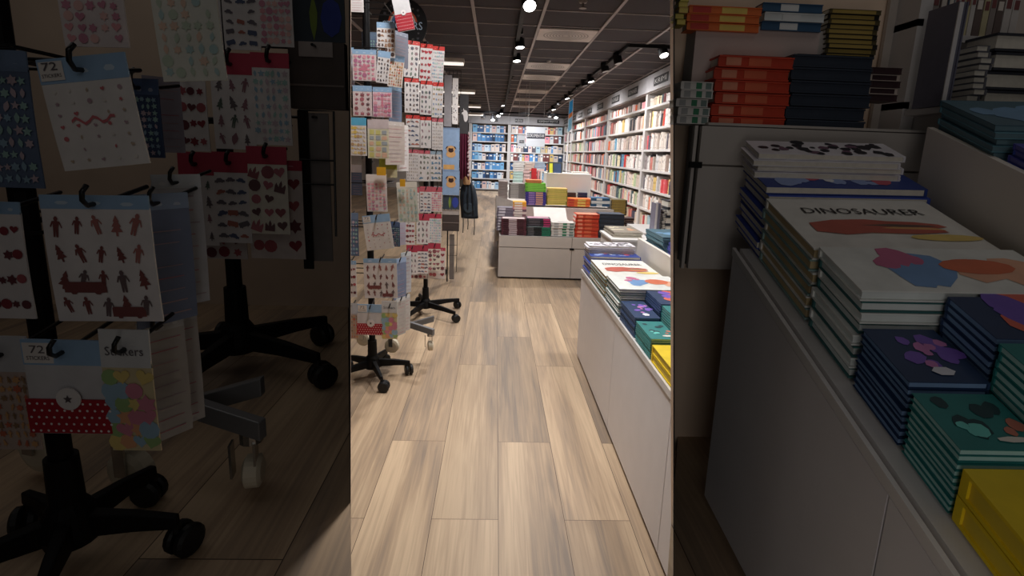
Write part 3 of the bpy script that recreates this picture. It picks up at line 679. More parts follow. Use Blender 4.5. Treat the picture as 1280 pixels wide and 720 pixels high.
hang('clear grey pack edge-on right of the confetti pack', (186, 398, 214, 545), D1+.08, 'lines', (200, 200, 200), .1, 1, yaw=1.0, coord='p', bg=(182, 178, 174), dimlabel='dim clear grey pack edge-on right of confetti pack')
hang('second grey pack edge-on low on near rack', (206, 388, 232, 530), D1+.16, 'lines', (206, 206, 204), .1, 1, yaw=1.0, coord='p', bg=(196, 192, 188), dimlabel='dim second grey pack edge-on low in the booth')
# polka-dot envelope packs
# ---- second rack
def r2(label, rect, motif, seed=0, head=REDH, hf=.11, **kw): hang(label, rect, D2, motif, head, hf, 2, **kw)
r2('black floral sticker sheet, top tier left of second rack', (507, 51, 524.5, 97), 'dark_floral', yaw=.25, tilt=-.05)
r2('red hearts sticker sheet on the top tier of second rack', (526, 55, 541, 102), 'hearts', tilt=-.05)
r2('mint dotted sticker sheet right of the red hearts sheet', (541.3, 58, 556, 104.5), 'mint', tilt=-.05)
r2('black cat sticker sheet below the floral one', (506, 98, 524, 141), 'black', yaw=.2)
r2('leaf sticker sheet second tier of second rack', (526, 101, 540.5, 143.5), 'dark_floral', tilt=-.03)
r2('rainbow sticker sheet, right of the leaf sheet', (541, 103, 554.5, 147), 'rainbow', tilt=-.03)
r2('car sticker sheet third tier of second rack', (507.5, 144, 524.5, 184), 'cars')
r2('smoky plant sticker sheet right of the car sheet', (525.5, 146, 539, 185), 'plants')
r2('small vehicle sticker sheet at the right of third tier', (540, 148, 554, 187), 'letters', head=PINKH)
r2('tiny letters sticker sheet fourth tier of second rack', (508, 187, 523, 226), 'letters', head=PINKH)
r2('blue and grey dinosaur sticker sheet on the fourth tier', (523.5, 188, 537.5, 226.5), 'dino', head=PINKH)
r2('dark round animal sticker sheet with blue-grey header', (538, 189, 552, 226.5), 'dino', head=(150, 170, 186))
r2('black outline sticker sheet, left of the flower pair', (232, -40, 272, 68), 'black', coord='p', head=PINKH, hf=.2, dimlabel='dim black outline sheet at the top of the rear booth rack')
r2('grey apple sticker sheet on the fifth tier', (275, -42, 320, 62), 'cars', coord='p', head=PINKH, hf=.2, dimlabel='dim grey apple sheet at the top of the rear booth rack')
r2('rosy flower sticker sheet on the fifth tier', (321, -40, 363, 58), 'rosy', coord='p', head=PINKH, hf=.2, dimlabel='dim rosy flower sheet at the top of rear booth rack')
r2('red speckled heart sticker sheet on the sixth tier', (208, 90, 255, 188), 'redfruit', coord='p', head=PINKH, hf=.1, dimlabel='dim red speckled sheet on the rear booth rack')
r2('stacked vases sticker sheet under a crimson header', (262, 66, 313, 186), 'plants', coord='p', head=(186, 66, 86), hf=.22, dimlabel='dim stacked vases sheet under a crimson header')
r2('bluish glossy plant sheet beside the vases sheet', (313, 66, 360, 181), 'mint', coord='p', head=(186, 66, 86), hf=.16, dimlabel='dim bluish glossy sheet right of the vases sheet')
r2('tall bottle sticker sheet under a crimson header, seventh tier', (222, 190, 265, 306), 'plants', coord='p', head=(176, 62, 82), hf=.24, dimlabel='dim tall bottle sheet on the rear booth rack')
r2('pale ornament sticker sheet right of the bottle sheet', (265, 190, 308, 303), 'cars', coord='p', head=(176, 62, 82), hf=.22, dimlabel='dim pale ornament sheet right of the bottle sheet')
r2('cupcake sticker sheet with a yellow bottom edge', (308, 183, 357, 292), 'cupcake', coord='p', head=(176, 62, 82), hf=.2, bg=(226, 220, 206), dimlabel='dim cupcake sheet with yellow bottom edge on rear rack')
hang('low dark red fruit sheet behind the bottle sheet', (232, 262, 305, 323), D2+.08, 'redfruit', None, 0, 2, coord='p', hk=False, bg=(206, 196, 194), dimlabel='dim low red fruit sheet behind the bottle sheet')
hang('dark red apple sheet lowest at the right of second rack', (308, 200, 376, 323), D2+.08, 'redfruit', (176, 62, 82), .1, 2, coord='p', hk=False, bg=(214, 202, 198), dimlabel='dim red apple sheet lowest on the rear booth rack')
seed = 10
for (label, rect, d, motif, head, hf, rk, tilt, yaw, hk, dl, kw) in SHEETS:
    seed += 1
    place(label, rect, d, motif, head, hf, R1 if rk == 1 else Rk2, 1, tilt, yaw, hk, G1 if rk == 1 else G2, seed, kw)
    if dl:
        a = big(rect[0], rect[1]); b = big(rect[2], rect[3]); k = K1 if rk == 1 else K2
        yb = (B1.y+(d-HUB1.y)*k) if rk == 1 else (B2.y+(d-HUB2.y)*k)
        place(dl, (*a, *b), yb, motif, head, hf, DR1 if rk == 1 else DR2, k, tilt, yaw, hk, 'dim sticker sheets in the left booth', seed, kw)

def polka(label, rect, Y, tilt, group, k, text=True, hkto=None):
    x0, y0, x1, y1 = rect; c = ony((x0+x1)/2, y0, Y); d = proj(c)[2]; W = (x1-x0)*d/F; Hh = (y1-y0)*d/F
    x = V((cos(tilt), 0, sin(tilt))); z = V((-sin(tilt), 0, cos(tilt)))
    mt = Matrix((x, z.cross(x), z)).transposed().to_4x4(); mt.translation = c
    t = thing('sticker_pack', label, 'sticker pack', group=group, mat=mt)
    MB().box(-W/2, W/2, 0, .003, -Hh, -Hh*.24).build('envelope', C(206, 204, 206), t)
    h = MB().box(-W/2, W/2, -.001, .002, -Hh*.26, 0).build('header_card', C(*BLUEH), t)
    MB().box(-W*.48, -W*.12, -.0016, -.001, -Hh*.24, -Hh*.03).build('count_label', C(226, 220, 216), h)
    mb = MB().text('72', (-W*.39, -.0022, -Hh*.135), (W*.18, 0, 0), (0, 0, Hh*.08)); mb.text('STICKERS', (-W*.44, -.0022, -Hh*.205), (W*.28, 0, 0), (0, 0, Hh*.04))
    mb.build('lettering', C(96, 90, 92), h)
    b = MB().box(-W*.53, W*.5, -.0024, -.0005, -Hh*.985, -Hh*.62).build('dotted_band', C(168, 34, 48), t)
    mb = MB()
    for i in range(11):
        for j in range(5): mb.poly((-W*.48+i*W*.094+(j % 2)*W*.047, -.003, -Hh*.955+j*Hh*.073), (W*.034, 0, 0), (0, 0, W*.034), ngon(8))
    mb.build('white_dots', C(236, 226, 226), b)
    s = MB().lathe((W*.03, -.004, -Hh*.6), (0, -1, 0), [(W*.15, 0), (W*.15, .0015)], 24).build('seal', C(226, 220, 218), t)
    MB().poly((W*.03, -.0062, -Hh*.6), (W*.12, 0, 0), (0, 0, W*.12), star(5)).build('star', C(90, 80, 84), s)
    if hkto: hook(hkto, c-z*Hh*.1, 0, .0034*k, k)
    return t
pr = (*small(27, 425), *small(127, 553))
polka('red polka-dot envelope pack marked 72 at the foot of near rack', pr, D1-.05, 0, G1, 1, hkto=R1)
polka('dim red polka-dot envelope pack marked 72 low in the dark booth', (27, 425, 127, 553), B1.y-.18*K1, 0, 'dim sticker sheets in the left booth', K1, hkto=DR1)
polka('tilted red polka-dot envelope pack hanging at the very top of near rack', (486, -18, 507, 36), D1-.05, .22, G1, 1, hkto=None)
for (lb, rect, d, k) in (('yellow tag clipped on the pale pink floral pack', (471, 209, 482, 219), D1-.03, 1), ('yellow tag clipped on the glossy pastel pack', (500, 224, 506.5, 233), D1, 1)):
    c = ony(rect[0], rect[3], d); W = (rect[2]-rect[0])*d/F; Hh = (rect[3]-rect[1])*d/F
    tag(MB().box(0, W, -.004, 0, 0, Hh).build('price_tag', C(226, 168, 40), loc=c), lb, 'tag')

# round topper sign on the second rack
c = at(503.5, 30, 3.7); rr = 30.5*3.7/F
t = thing('round_sign', 'round black topper sign with a rainbow reading STICKERS above second rack', 'sign', c)
MB().lathe((0, .006, 0), (0, -1, 0), [(rr, 0), (rr, .006)], 48).build('disc', C(20, 19, 21), t)
mb = MB()
for k, r in enumerate((.60, .53, .46, .39)):
    pts = [(r*rr*cos(a), r*rr*sin(a)) for a in [rad(10+i*8) for i in range(21)]]+[((r-.065)*rr*cos(a), (r-.065)*rr*sin(a)) for a in [rad(170-i*8) for i in range(21)]]
    for i in range(20): mb.add([(pts[j][0], -.0012, pts[j][1]) for j in (i, i+1, 40-i, 41-i)], [(0, 1, 2, 3)], k)
mb.build('rainbow', [C(206, 92, 60), C(226, 206, 196), C(90, 130, 180), C(70, 100, 150)], t)
MB().text('STICKERS', (-.82*rr, -.0016, -.2*rr), (1.62*rr, 0, 0), (0, 0, .3*rr)).build('lettering', C(190, 212, 232), t)
mb = MB(); rnd = random.Random(4)
for i in range(26):
    a = i/26*6.2832; r = rr*(.82 if i % 2 else .72)
    if abs(sin(a)) < .25: continue
    mb.poly((r*cos(a), -.0014, r*sin(a)), (rr*.12, 0, 0), (0, 0, rr*.12), rnd.choice([star(5), HEART, FLOWER, RING, LEAF]), i % 3)
mb.build('doodles', [C(96, 92, 96), C(120, 110, 100), C(80, 78, 84)], t)
MB().cyl((0, .01, -rr), (0, .01, -rr-.25), .006, n=8).build('stem', BLACKM, t)

# ================================================================== ROLLING CART UNDER THE RACKS
def cart(label, o, k, PXf):
    """PXf maps the enlarged-panel pixel and an aisle depth to the world."""
    t = thing('rolling_cart', label, 'cart', o)
    def bar(p, q, wd, hh):
        d = q-p; s = V((d.y, -d.x, 0)).normalized()*wd
        MB().pbox(p-o, d, s, (0, 0, hh)).build('beam', STEEL, t, bevel=.002*k)
    a = PXf(232, 518, 3.15); b = PXf(332, 490, 3.15); bar(a, b, .02*k, .036*k)
    a = PXf(232, 512, 3.0); b = PXf(334, 545, 2.92); bar(a, b, .02*k, .036*k)
    for (x, y, dz, r, ax) in ((317, 588, 3.0, .03, (1, .2, 0)), (165, 588, 2.98, .042, (.2, 1, 0)), (52, 560, 3.05, .042, (.25, 1, 0))):
        c = PXf(x, y, dz); ax = V(ax).normalized(); fk = MB()
        s = ax*.02*k
        fork = MB(); 
        for sg in (-1, 1): fork.pbox(c-o+s*sg-ax*.002*k-V((.012*k, 0, 0))+V((0, 0, 0)), ax*.004*k, ax.cross(ZA)*.024*k, (0, 0, (r+.035)*k))
        fork.cyl(c-o+V((0, 0, (r+.03)*k)), c-o+V((0, 0, (r+.06)*k)), .02*k, n=12)
        ca = fork.build('caster', CHROME, t)
        MB().lathe(c-o-ax*.016*k, ax, [(r*.7*k, 0), (r*k, .005*k), (r*k, .027*k), (r*.7*k, .032*k)], 20).build('wheel', IVORY, ca)
pc = lambda x, y, d: at(*small(x, y), d)
cart('grey steel rolling cart with cream casters between the sticker racks', onz(*small(300, 612), 0), 1, pc)
kb = (K1+K2)/2
def pb(x, y, d):
    return at(x, y, d*kb/ZF)
cart('dim grey steel rolling cart with cream casters in the dark booth', V((pb(300, 560, 3).x, pb(300, 560, 3).y, ZST)), kb, pb)

# ================================================================== BOOKS IN PILES
def bookmesh(a, b, t, cover, pages, spine='q1', stripes=(), hard=True, seed=0):
    """a, b: the two flat edges; t: thickness vector (world directions, may lean); spine: the side that carries the spine."""
    a, b, t = V(a), V(b), V(t); ct = .14 if hard else .10
    cv = MB(); pg = MB()
    P = lambda p, q, r: a*p+b*q+t*r
    def blk(mb, p0, p1, q0, q1, r0, r1, mi=0): mb.pbox(P(p0, q0, r0), a*(p1-p0), b*(q1-q0), t*(r1-r0), mi)
    blk(cv, 0, 1, 0, 1, 0, ct); blk(cv, 0, 1, 0, 1, 1-ct, 1)
    la, lb, lt = a.length, b.length, t.length
    sa, sb = min(.2, lt*.35/la), min(.2, lt*.35/lb)
    ins = .003 if hard else .0018; ia, ib = ins/la, ins/lb
    def sp(p0, p1, q0, q1, out):
        # rounded spine: three strips
        g = lt*.14
        if spine == 'q0': q0 += g/lb
        if spine == 'p0': p0 += g/la
        blk(cv, p0, p1, q0, q1, ct, 1-ct)
    if spine == 'q1': sp(0, 1, 1-sb, 1, b); blk(pg, ia, 1-ia, ib, 1-sb, ct, 1-ct)
    elif spine == 'q0': sp(0, 1, 0, sb, -b); blk(pg, ia, 1-ia, sb, 1-ib, ct, 1-ct)
    elif spine == 'p0': sp(0, sa, 0, 1, -a); blk(pg, sa, 1-ia, ib, 1-ib, ct, 1-ct)
    else: sp(1-sa, 1, 0, 1, a); blk(pg, ia, 1-sa, ib, 1-ib, ct, 1-ct)
    mats = [cover]
    for (u0, u1, m_) in stripes:
        mats.append(m_); k = len(mats)-1; e = .0005
        if spine == 'q0': blk(cv, u0, u1, (lt*.14-.0006)/lb, .03, ct, 1-ct, k)
        elif spine == 'p0': blk(cv, (lt*.14-.0006)/la, .03, u0, u1, ct, 1-ct, k)
    return cv.mesh('cover', mats), pg.mesh('pages', [pages])
def art(parent, a, b, t, items, seed=0):
    """coloured shapes and a title printed on the front cover."""
    a, b, t = V(a), V(b), V(t); mb = MB(); mats = []; e = t.normalized()*.0006
    rnd = random.Random(seed)
    for it in items:
        m_ = C(*it[0]); 
        if m_ not in mats: mats.append(m_)
        mi = mats.index(m_)
        if it[1] == 'text': mb.text(it[2], t+e*2.5+a*it[3]+b*it[4], a*it[5], b*it[6], mi)
        elif it[1] == 'blobs':
            for k in range(it[2]):
                px, pq = rnd.uniform(it[3], it[4]), rnd.uniform(it[5], it[6]); s_ = it[7]*rnd.uniform(1.3, 3.2)
                mb.poly(t+e*(1+.07*len(mats)+.01*k)+a*px+b*pq, a*s_, b*s_*a.length/b.length, [(x*rnd.uniform(.7, 1.1), y*rnd.uniform(.7, 1.1)) for x, y in ngon(9)], mi)
        else: mb.poly(t+e*(2+.1*len(mats))+a*it[3]+b*it[4], a*it[5], b*it[6], it[2], mi)
    return mb.build('cover_art', mats, parent)
def pile(label, where, o, a, b, s, n, cover, pages=None, spine='q1', stripes=(), hard=True, group=None, artitems=None, jit=.006, name='picture_book', covers=None, seed=1, gap=1.0):
    """n books laid flat on one another; s: the full height vector of the pile."""
    rnd = random.Random(seed); o = V(o); t = V(s)/n; pages = pages or PAGES; cache = {}
    an, bn = V(a).normalized(), V(b).normalized()
    for i in range(n):
        cv = covers[i % len(covers)] if covers else cover
        if cv not in cache: cache[cv] = bookmesh(a, b, t*.93, C(*cv), pages, spine, stripes, hard)
        loc = o+t*i+(an*rnd.uniform(-jit, jit)+bn*rnd.uniform(-jit, jit)*.6 if i else V((0, 0, 0)))
        k = n-1-i; od = ORD[k] if i or n == 1 else 'bottom'
        if n == 1: od = 'single'
        r = thing(name, f"{od} {label}, {where}", 'book', loc, group)
        link('cover', cache[cv][0], r); link('pages', cache[cv][1], r)
        if i == n-1 and artitems: art(r, a, b, t*.93, artitems, seed)

# ---- the low front table along the aisle
TZ, TX0 = .57, .545
TY0, TY1 = 1.225, 3.055
t = thing('display_table', 'long low white book table along the right side of the aisle', 'table', (TX0, TY0, 0))
L = TY1-TY0
MB().box(.03, .86, .012, L-.005, .02, TZ-.03).build('body', WHITE, t)
MB().box(.04, .85, .03, L-.03, 0, .02).build('plinth', C(30, 28, 28), t)
for y0, y1 in ((.0, .17), (.175, .92), (.925, L)): MB().box(0, .03, y0, y1, .022, TZ-.03).build('front_panel', M('front_panel_laminate', S(236, 232, 234), .45, var=.02), t)
MB().box(-.004, .86, 0, L, TZ-.03, TZ-.002).build('top_board', WHITE, t)
MB().box(-.006, -.001, 0, L, TZ-.024, TZ).build('edge_lip', M('lip_laminate', S(230, 226, 224), .4), t)
MB().box(.325, .345, .02, L-.02, TZ-.002, TZ+.205).build('divider_board', M('divider_white', S(236, 228, 218), .5, var=.02), t)
MB().box(.345, .85, .02, L-.02, TZ-.002, TZ+.175).build('raised_tier', WHITE, t)
BL = (40, 66, 120); NV = (34, 58, 96); TL = (44, 128, 126); YE = (236, 204, 30)
IV_ = (226, 230, 224)
FR = [((150, 170, 220), 'blobs', 10, .1, .9, .1, .5, .05), ((206, 90, 110), 'blobs', 8, .15, .8, .2, .8, .05), ((236, 236, 240), 'blobs', 8, .2, .9, .2, .9, .05)]
DINO = [((40, 38, 40), 'text', 'DINOSAURER', .15, .66, .72, .12), ((226, 170, 110), 'poly', ngon(14, .5, 0, 1, .35), .5, .36, .72, .42), ((196, 100, 84), 'poly', TREX, .5, .4, .78, .5), ((236, 206, 120), 'poly', ngon(12, .5, 0, 1, .3), .8, .22, .4, .4), ((110, 90, 80), 'poly', [(-.5, 0), (-.1, .06), (.4, .03), (.5, -.02), (0, -.05)], .62, .43, .44, .5)]
PAINT = [((226, 120, 84), 'poly', ngon(12, .5, .3, 1, .7), .68, .55, .36, .5), ((120, 160, 210), 'blobs', 4, .3, .45, .35, .6, .12), ((206, 110, 150), 'blobs', 3, .25, .45, .6, .8, .08), ((236, 180, 150), 'blobs', 4, .55, .9, .2, .5, .09)]
COLR = [((226, 110, 90), 'blobs', 9, .35, .98, .15, .9, .12), ((120, 90, 190), 'blobs', 6, .3, .9, .2, .9, .1), ((240, 190, 150), 'blobs', 5, .4, .95, .2, .8, .08), ((230, 232, 236), 'poly', ngon(4, .7, .785, 1, .5), .75, .08, .2, .12)]
PURP = [((126, 92, 190), 'blobs', 8, .3, .95, .2, .9, .12), ((206, 130, 190), 'blobs', 5, .4, .9, .3, .8, .08), ((226, 226, 236), 'poly', ngon(6, .5), .55, .18, .3, .16)]
TEAL = [((20, 60, 66), 'blobs', 6, .2, .95, .3, .9, .12), ((226, 220, 210), 'poly', ngon(7, .5, 0, 1, .5), .7, .16, .4, .2), ((110, 206, 196), 'blobs', 4, .2, .8, .2, .8, .08), ((196, 120, 100), 'blobs', 3, .6, .9, .3, .6, .07)]
YEL = [((240, 232, 140), 'blobs', 7, .2, .9, .1, .9, .1), ((226, 130, 60), 'poly', ngon(6, .5), .7, .75, .16, .1), ((190, 200, 90), 'blobs', 4, .2, .8, .1, .5, .06)]
PAT = [((40, 38, 46), 'blobs', 26, .06, .94, .08, .92, .035), ((120, 90, 110), 'blobs', 10, .1, .9, .1, .9, .03)]
SKY = [((226, 236, 240), 'poly', PERSON, .45, .55, .2, .5), ((110, 150, 186), 'blobs', 5, .1, .9, .1, .9, .12)]
PILES = [  # label, far Y, near Y, X, width, height, n, cover, kwargs, art
 ('navy blue fairy picture book', 3.04, 2.81, .549, .285, .128, 9, (44, 66, 140), dict(covers=[(44, 66, 140), (60, 84, 176)], hard=False, artitems=FR, spine='p1'), .57),
 ('white activity book with black pattern', 3.04, 2.90, .549, .27, .045, 4, (226, 222, 228), dict(hard=False, artitems=PAT, spine='p1'), .6985),
 ('white dinosaur hardcover', 2.80, 2.41, .549, .29, .112, 6, (234, 232, 226), dict(covers=[(140, 170, 170), (234, 232, 226)], artitems=DINO, pages=C(206, 184, 140, .8), spine='q1', jit=.004), .57),
 ('white painted-cover hardcover', 2.38, 2.12, .549, .30, .125, 8, (196, 214, 210), dict(artitems=PAINT, pages=C(226, 232, 230, .8), covers=[(60, 110, 110), (234, 236, 232)], jit=.004), .57),
 ('navy thin book with purple creature cover', 2.09, 1.86, .548, .098, .08, 9, NV, dict(artitems=PURP, hard=False, pages=C(120, 150, 190), spine='p1', jit=.002), .57),
 ('navy thin book with orange and purple cover', 2.10, 1.90, .655, .205, .125, 13, NV, dict(artitems=COLR, hard=False, pages=C(120, 150, 190), spine='q1', jit=.002), .57),
 ('teal thin book with white-lettered cover', 1.84, 1.65, .548, .098, .074, 9, TL, dict(artitems=TEAL, hard=False, pages=C(170, 210, 206), spine='p1', jit=.002), .57),
 ('teal back-row book', 1.88, 1.64, .655, .205, .125, 13, TL, dict(artitems=TEAL, hard=False, pages=C(180, 216, 210), spine='q1', jit=.002), .57),
 ('bright yellow children\'s book', 1.635, 1.36, .548, .21, .06, 2, YE, dict(artitems=YEL, pages=C(226, 196, 60), spine='q1', jit=.006), .57),
 ('taller-stacked yellow back-row book', 1.62, 1.40, .765, .1, .14, 6, (240, 206, 20), dict(artitems=YEL, hard=False, pages=C(230, 190, 50), spine='q1', jit=.002), .57),
 ('teal blue gift book', 3.02, 2.70, .915, .34, .09, 8, (96, 140, 156), dict(artitems=SKY, pages=C(110, 140, 150), hard=False, covers=[(110, 160, 176), (70, 104, 120)], spine='q1'), .745),
 ('violet and blue book', 2.66, 2.36, .93, .34, .07, 7, (84, 84, 170), dict(artitems=COLR, hard=False, pages=C(120, 120, 190), covers=[(84, 84, 170), (70, 90, 180)], spine='q1'), .745),
]
P1, P2 = at(928, 312, .95), at(1215, 720, .45)
NB = (P2-P1).cross(RT).normalized()
KB = .95/(proj((TX0, 2.95, TZ))[2]/ZF)
def bayp(p, dz=0.0):
    """a point on the aisle table, taken over to the dim booth's sloping table (dz: height above the table top)."""
    x, y, _ = proj(p); return onplane(*big(x, y), P1+ZA*dz*KB, NB)
def rise(base, ytop):
    d0 = base-EYE; k = PY-ytop
    return (F*d0.dot(UP)-k*d0.dot(_f))/(k*_f.z-F*UP.z)
for i, (lb, yf, yn, x0, w_, hh, n, cv, kw, z0) in enumerate(PILES):
    c = V((x0, yn, z0))
    pile(lb, 'bright aisle table pile', c, (w_, 0, 0), (0, yf-yn, 0), (0, 0, hh), n, cv, group='book piles on the aisle table', seed=i+1, **kw)
    # once more on the sloping table of the dim booth
    if z0 == .6985: c1, c2, c3 = [bayp((x, y, z0), 0) for x, y in ((x0, yf), (x0, yn), (x0+w_, yn))]; 
    dz = z0-TZ
    c1, c2, c3 = [bayp((x, y, z0), dz) for x, y in ((x0, yf), (x0, yn), (x0+w_, yn))]
    s_ = rise(c1, big(*proj((x0, yf, z0+hh))[:2])[1])
    if c3.x < .3: continue
    pile('dim '+lb, 'right booth pile', c2, c3-c2, c1-c2, ZA*s_, n, cv, group='dim book piles in the right booth', seed=i+1, **kw)
# the sloping table itself
t = thing('display_table', 'dim grey sloping book table with tall front in dark right booth', 'table', (P1.x, P1.y, ZRB))
o = V((P1.x, P1.y, ZRB)); e1 = P2-P1; ea = P1-e1*.02; eb = P2+e1*.35; wv = RT*.78
def prism(mb, tops, zb, mi=0):
    n = len(tops); vs = [p-o for p in tops]+[V((p.x, p.y, zb))-o for p in tops]
    return mb.add(vs, [tuple(range(n)), tuple(range(2*n-1, n-1, -1))]+[(j, n+j, n+(j+1) % n, (j+1) % n) for j in range(n)], mi)
prism(MB(), [p-ZA*.004 for p in (ea, eb, eb+wv, ea+wv)], ZRB).build('body', WHITE, t)
q = RT*-.012
m1 = ea+(eb-ea)*.62
for pa, pb_ in ((ea, m1), (m1+(eb-ea)*.004, eb)):
    prism(MB(), [p-ZA*.02 for p in (pa+q, pb_+q, pb_-RT*.001, pa-RT*.001)], ZRB+.02).build('front_panel', M('front_panel_laminate'), t)
MB().pbox(ea+q*1.2-o-ZA*.016, eb-ea, RT*.006, ZA*.014).build('edge_lip', M('lip_laminate'), t)
c1, c2 = bayp((.87, 3.0, TZ)), bayp((.87, 1.5, TZ))
s_ = rise(c1, big(*proj((.87, 3.0, TZ+.215))[:2])[1])
MB().pbox(c2-o, c1-c2, RT*.012, ZA*s_).build('divider_board', M('divider_white'), t)
c3 = c2+RT*.35
MB().pbox(c2+RT*.012-o, c1-c2, RT*.4, ZA*(.175*KB)).build('raised_tier', WHITE, t)

# ================================================================== ISLAND WITH BOOK PILES
IY, IZ = 5.06, .44
t = thing('display_island', 'low warm white display island across the aisle with drawers and book piles', 'table', (.05, IY, 0))
W_ = 1.42
MB().box(.01, W_, .02, 1.75, .02, IZ-.02).build('body', ISLE, t)
MB().box(.03, W_-.02, .05, 1.7, 0, .02).build('plinth', C(26, 24, 24), t)
for x0, x1 in ((0, .735), (.74, W_)):
    MB().box(x0, x1, 0, .02, .33, IZ-.004).build('drawer_front', ISLE, t); MB().box(x0, x1, 0, .02, .02, .322).build('door_front', ISLE, t)
MB().box(.715, .76, -.006, .0, .312, .332).build('latch', BLACK, t)
MB().box(0, W_, 0, .75, IZ-.004, IZ).build('top_board', ISLE, t)
MB().box(.27, W_-.3, .68, .70, IZ, .668).build('riser_board', M('pinkish_board', S(206, 186, 180), .6, var=.03), t)
MB().box(-.03, 1.3, .70, 1.9, IZ-.02, .664).build('raised_tier', ISLE, t)
mb = MB(); n = 9; vs = []
for i in range(n+1):
    u = i/n; p = V((-.04+.30*u, .50+.22*(u**2), 0)); vs += [p+V((0, 0, .30)), p+V((0, 0, .80-.10*u)), p+V((-.004, .02, .80-.10*u)), p+V((-.004, .02, .30))]
for i in range(n): a = i*4; mb.f += [(a+j, a+4+j, a+4+(j+1) % 4, a+(j+1) % 4) for j in range(4)]; mb.m += [0]*4
mb.v = [tuple(v) for v in vs]; mb.f += [(3, 2, 1, 0), tuple(n*4+j for j in range(4))]; mb.m += [0, 0]
mb.build('curved_side_panel', M('grey_board', S(178, 168, 162), .6), t)
MB().pbox((.38, .44, IZ+.10), (.36, 0, 0), (0, .22, .12), (0, -.008, .012)).build('sloped_back_rest', M('pale_rest', S(226, 218, 214), .5), t)
MB().box(.735, .75, .24, .68, IZ, IZ+.12).build('tray_divider', M('pale_rest'), t)
def fpile(label, rect, Y, bk, n, cover, stripes=(), pages=None, covers=None, top=None, dim=None, ybay=None, hard=False, spine='q0', coord='c', only=None, name='paperback', jit=.004, where='far island pile'):
    if coord == 'p': rect = (*small(rect[0], rect[1]), *small(rect[2], rect[3]))
    def mk(r, Y, bk, lb, wh, grp, sd):
        o = ony(r[0], r[3], Y); w_ = ony(r[2], r[3], Y).x-o.x; h_ = ony(r[0], r[1], Y).z-o.z
        pile(lb, wh, o, (w_, 0, 0), (0, bk, 0), (0, 0, h_), n, cover, pages, spine, [(u, v, C(*c)) for (u, v, c) in stripes], hard, grp, top, jit, name, covers, sd)
    global fs_; fs_ += 1
    if only != 'p': mk(rect, Y, bk, label, where, 'book piles on the island', fs_)
    if dim: mk((max(846, big(rect[0], 0)[0]), big(rect[0], rect[1])[1], *big(rect[2], rect[3])), ybay, .05 if ybay < 1.09 else .035, 'dim '+label, 'right booth pile', 'dim island piles in the right booth', fs_)
fs_ = 100
F1 = IY+.035
DRD, DK = (110, 44, 54), (52, 50, 56)
fpile('maroon-spined paperback', (626.5, 273, 657.5, 293.5), F1, .17, 8, (96, 50, 62), [(.08, .28, (60, 34, 42)), (.3, .62, (206, 190, 196)), (.66, .9, (70, 40, 48))], top=[((226, 206, 206), 'poly', ngon(4, .7, .785), .5, .5, .9, .9)])
fpile('grey-edged paperback at the left back', (620.5, 259, 641, 288), F1+.20, .16, 8, (120, 112, 126), [(.1, .5, (206, 200, 210))])
fpile('orange-topped paperback', (641, 252, 657.5, 270.5), F1+.2, .16, 6, (180, 150, 150), [(.1, .7, (226, 216, 206))], covers=[(150, 110, 120), (226, 206, 196), (120, 90, 100), (226, 150, 150), (226, 170, 90), (236, 170, 40)])
fpile('black and pink paperback', (657.8, 272.5, 688, 284), F1+.02, .17, 4, DK, [(.1, .55, (90, 84, 92)), (.7, .98, (206, 60, 120))], covers=[(52, 50, 56), (60, 60, 70)], top=[((196, 150, 170), 'poly', ngon(4, .7, .785), .5, .5, .9, .9)])
fpile('black and green paperback', (657.8, 283.5, 688.5, 294.5), F1, .17, 5, (40, 44, 48), [(.05, .3, (96, 96, 100)), (.62, .98, (36, 130, 100))], top=[((170, 196, 190), 'poly', ngon(4, .7, .785), .5, .5, .9, .9)])
fpile('white and green paperback', (689, 278, 717.5, 295), F1, .17, 5, (222, 218, 214), [(.1, .3, (170, 170, 170)), (.48, .66, (60, 130, 96)), (.78, .96, (120, 140, 136))], dim=1, ybay=1.055, top=[((196, 190, 190), 'poly', ngon(5, .4), .5, .5, .6, .6)])
fpile('orange-red hardcover', (718.5, 267.5, 747.5, 296.5), F1, .19, 6, (206, 70, 46), [(.1, .3, (232, 150, 120)), (.4, .7, (224, 110, 76))], dim=1, ybay=1.055, hard=True, top=[((236, 150, 120), 'poly', ngon(4, .7, .785), .5, .5, .9, .9)])
fpile('slate blue thick hardcover', (748, 267, 779, 298), F1, .19, 6, (52, 60, 74), dim=1, ybay=1.055, hard=True, top=[((70, 80, 96), 'poly', ngon(4, .7, .785), .5, .5, .9, .9)])
fpile('dark red small paperback', (780, 272.5, 792, 286), F1+.02, .17, 5, (110, 60, 60), [(.1, .9, (60, 40, 44))], dim=1, ybay=1.06, covers=[(70, 50, 52), (206, 190, 180)])
F2 = IY+.75
fpile('violet-spined paperback', (656.5, 239.5, 682, 256), F2, .2, 6, (70, 60, 150), [(.15, .45, (160, 130, 190)), (.5, .85, (226, 170, 140))])
fpile('lime green paperback', (656.5, 228.5, 682, 239.3), F2+.01, .2, 5, (110, 196, 60), [(.1, .9, (150, 220, 90))], covers=[(110, 196, 60), (140, 216, 80)], where='atop the violet pile')
fpile('orange paperback', (657.5, 224.5, 677, 228.4), F2+.02, .2, 2, (226, 140, 90), where='topping the lime green pile')
fpile('olive yellow paperback', (683.5, 235, 708.5, 256), F2, .2, 9, (190, 170, 70), [(.05, .95, (226, 206, 110))], covers=[(190, 170, 70), (150, 150, 60), (226, 190, 120)], dim=1, ybay=1.10)
fpile('orange and yellow paperback', (709, 248, 737.5, 258), F2, .2, 3, (232, 120, 60), [(.05, .3, (206, 70, 60)), (.45, .8, (240, 210, 110))], dim=1, ybay=1.10)
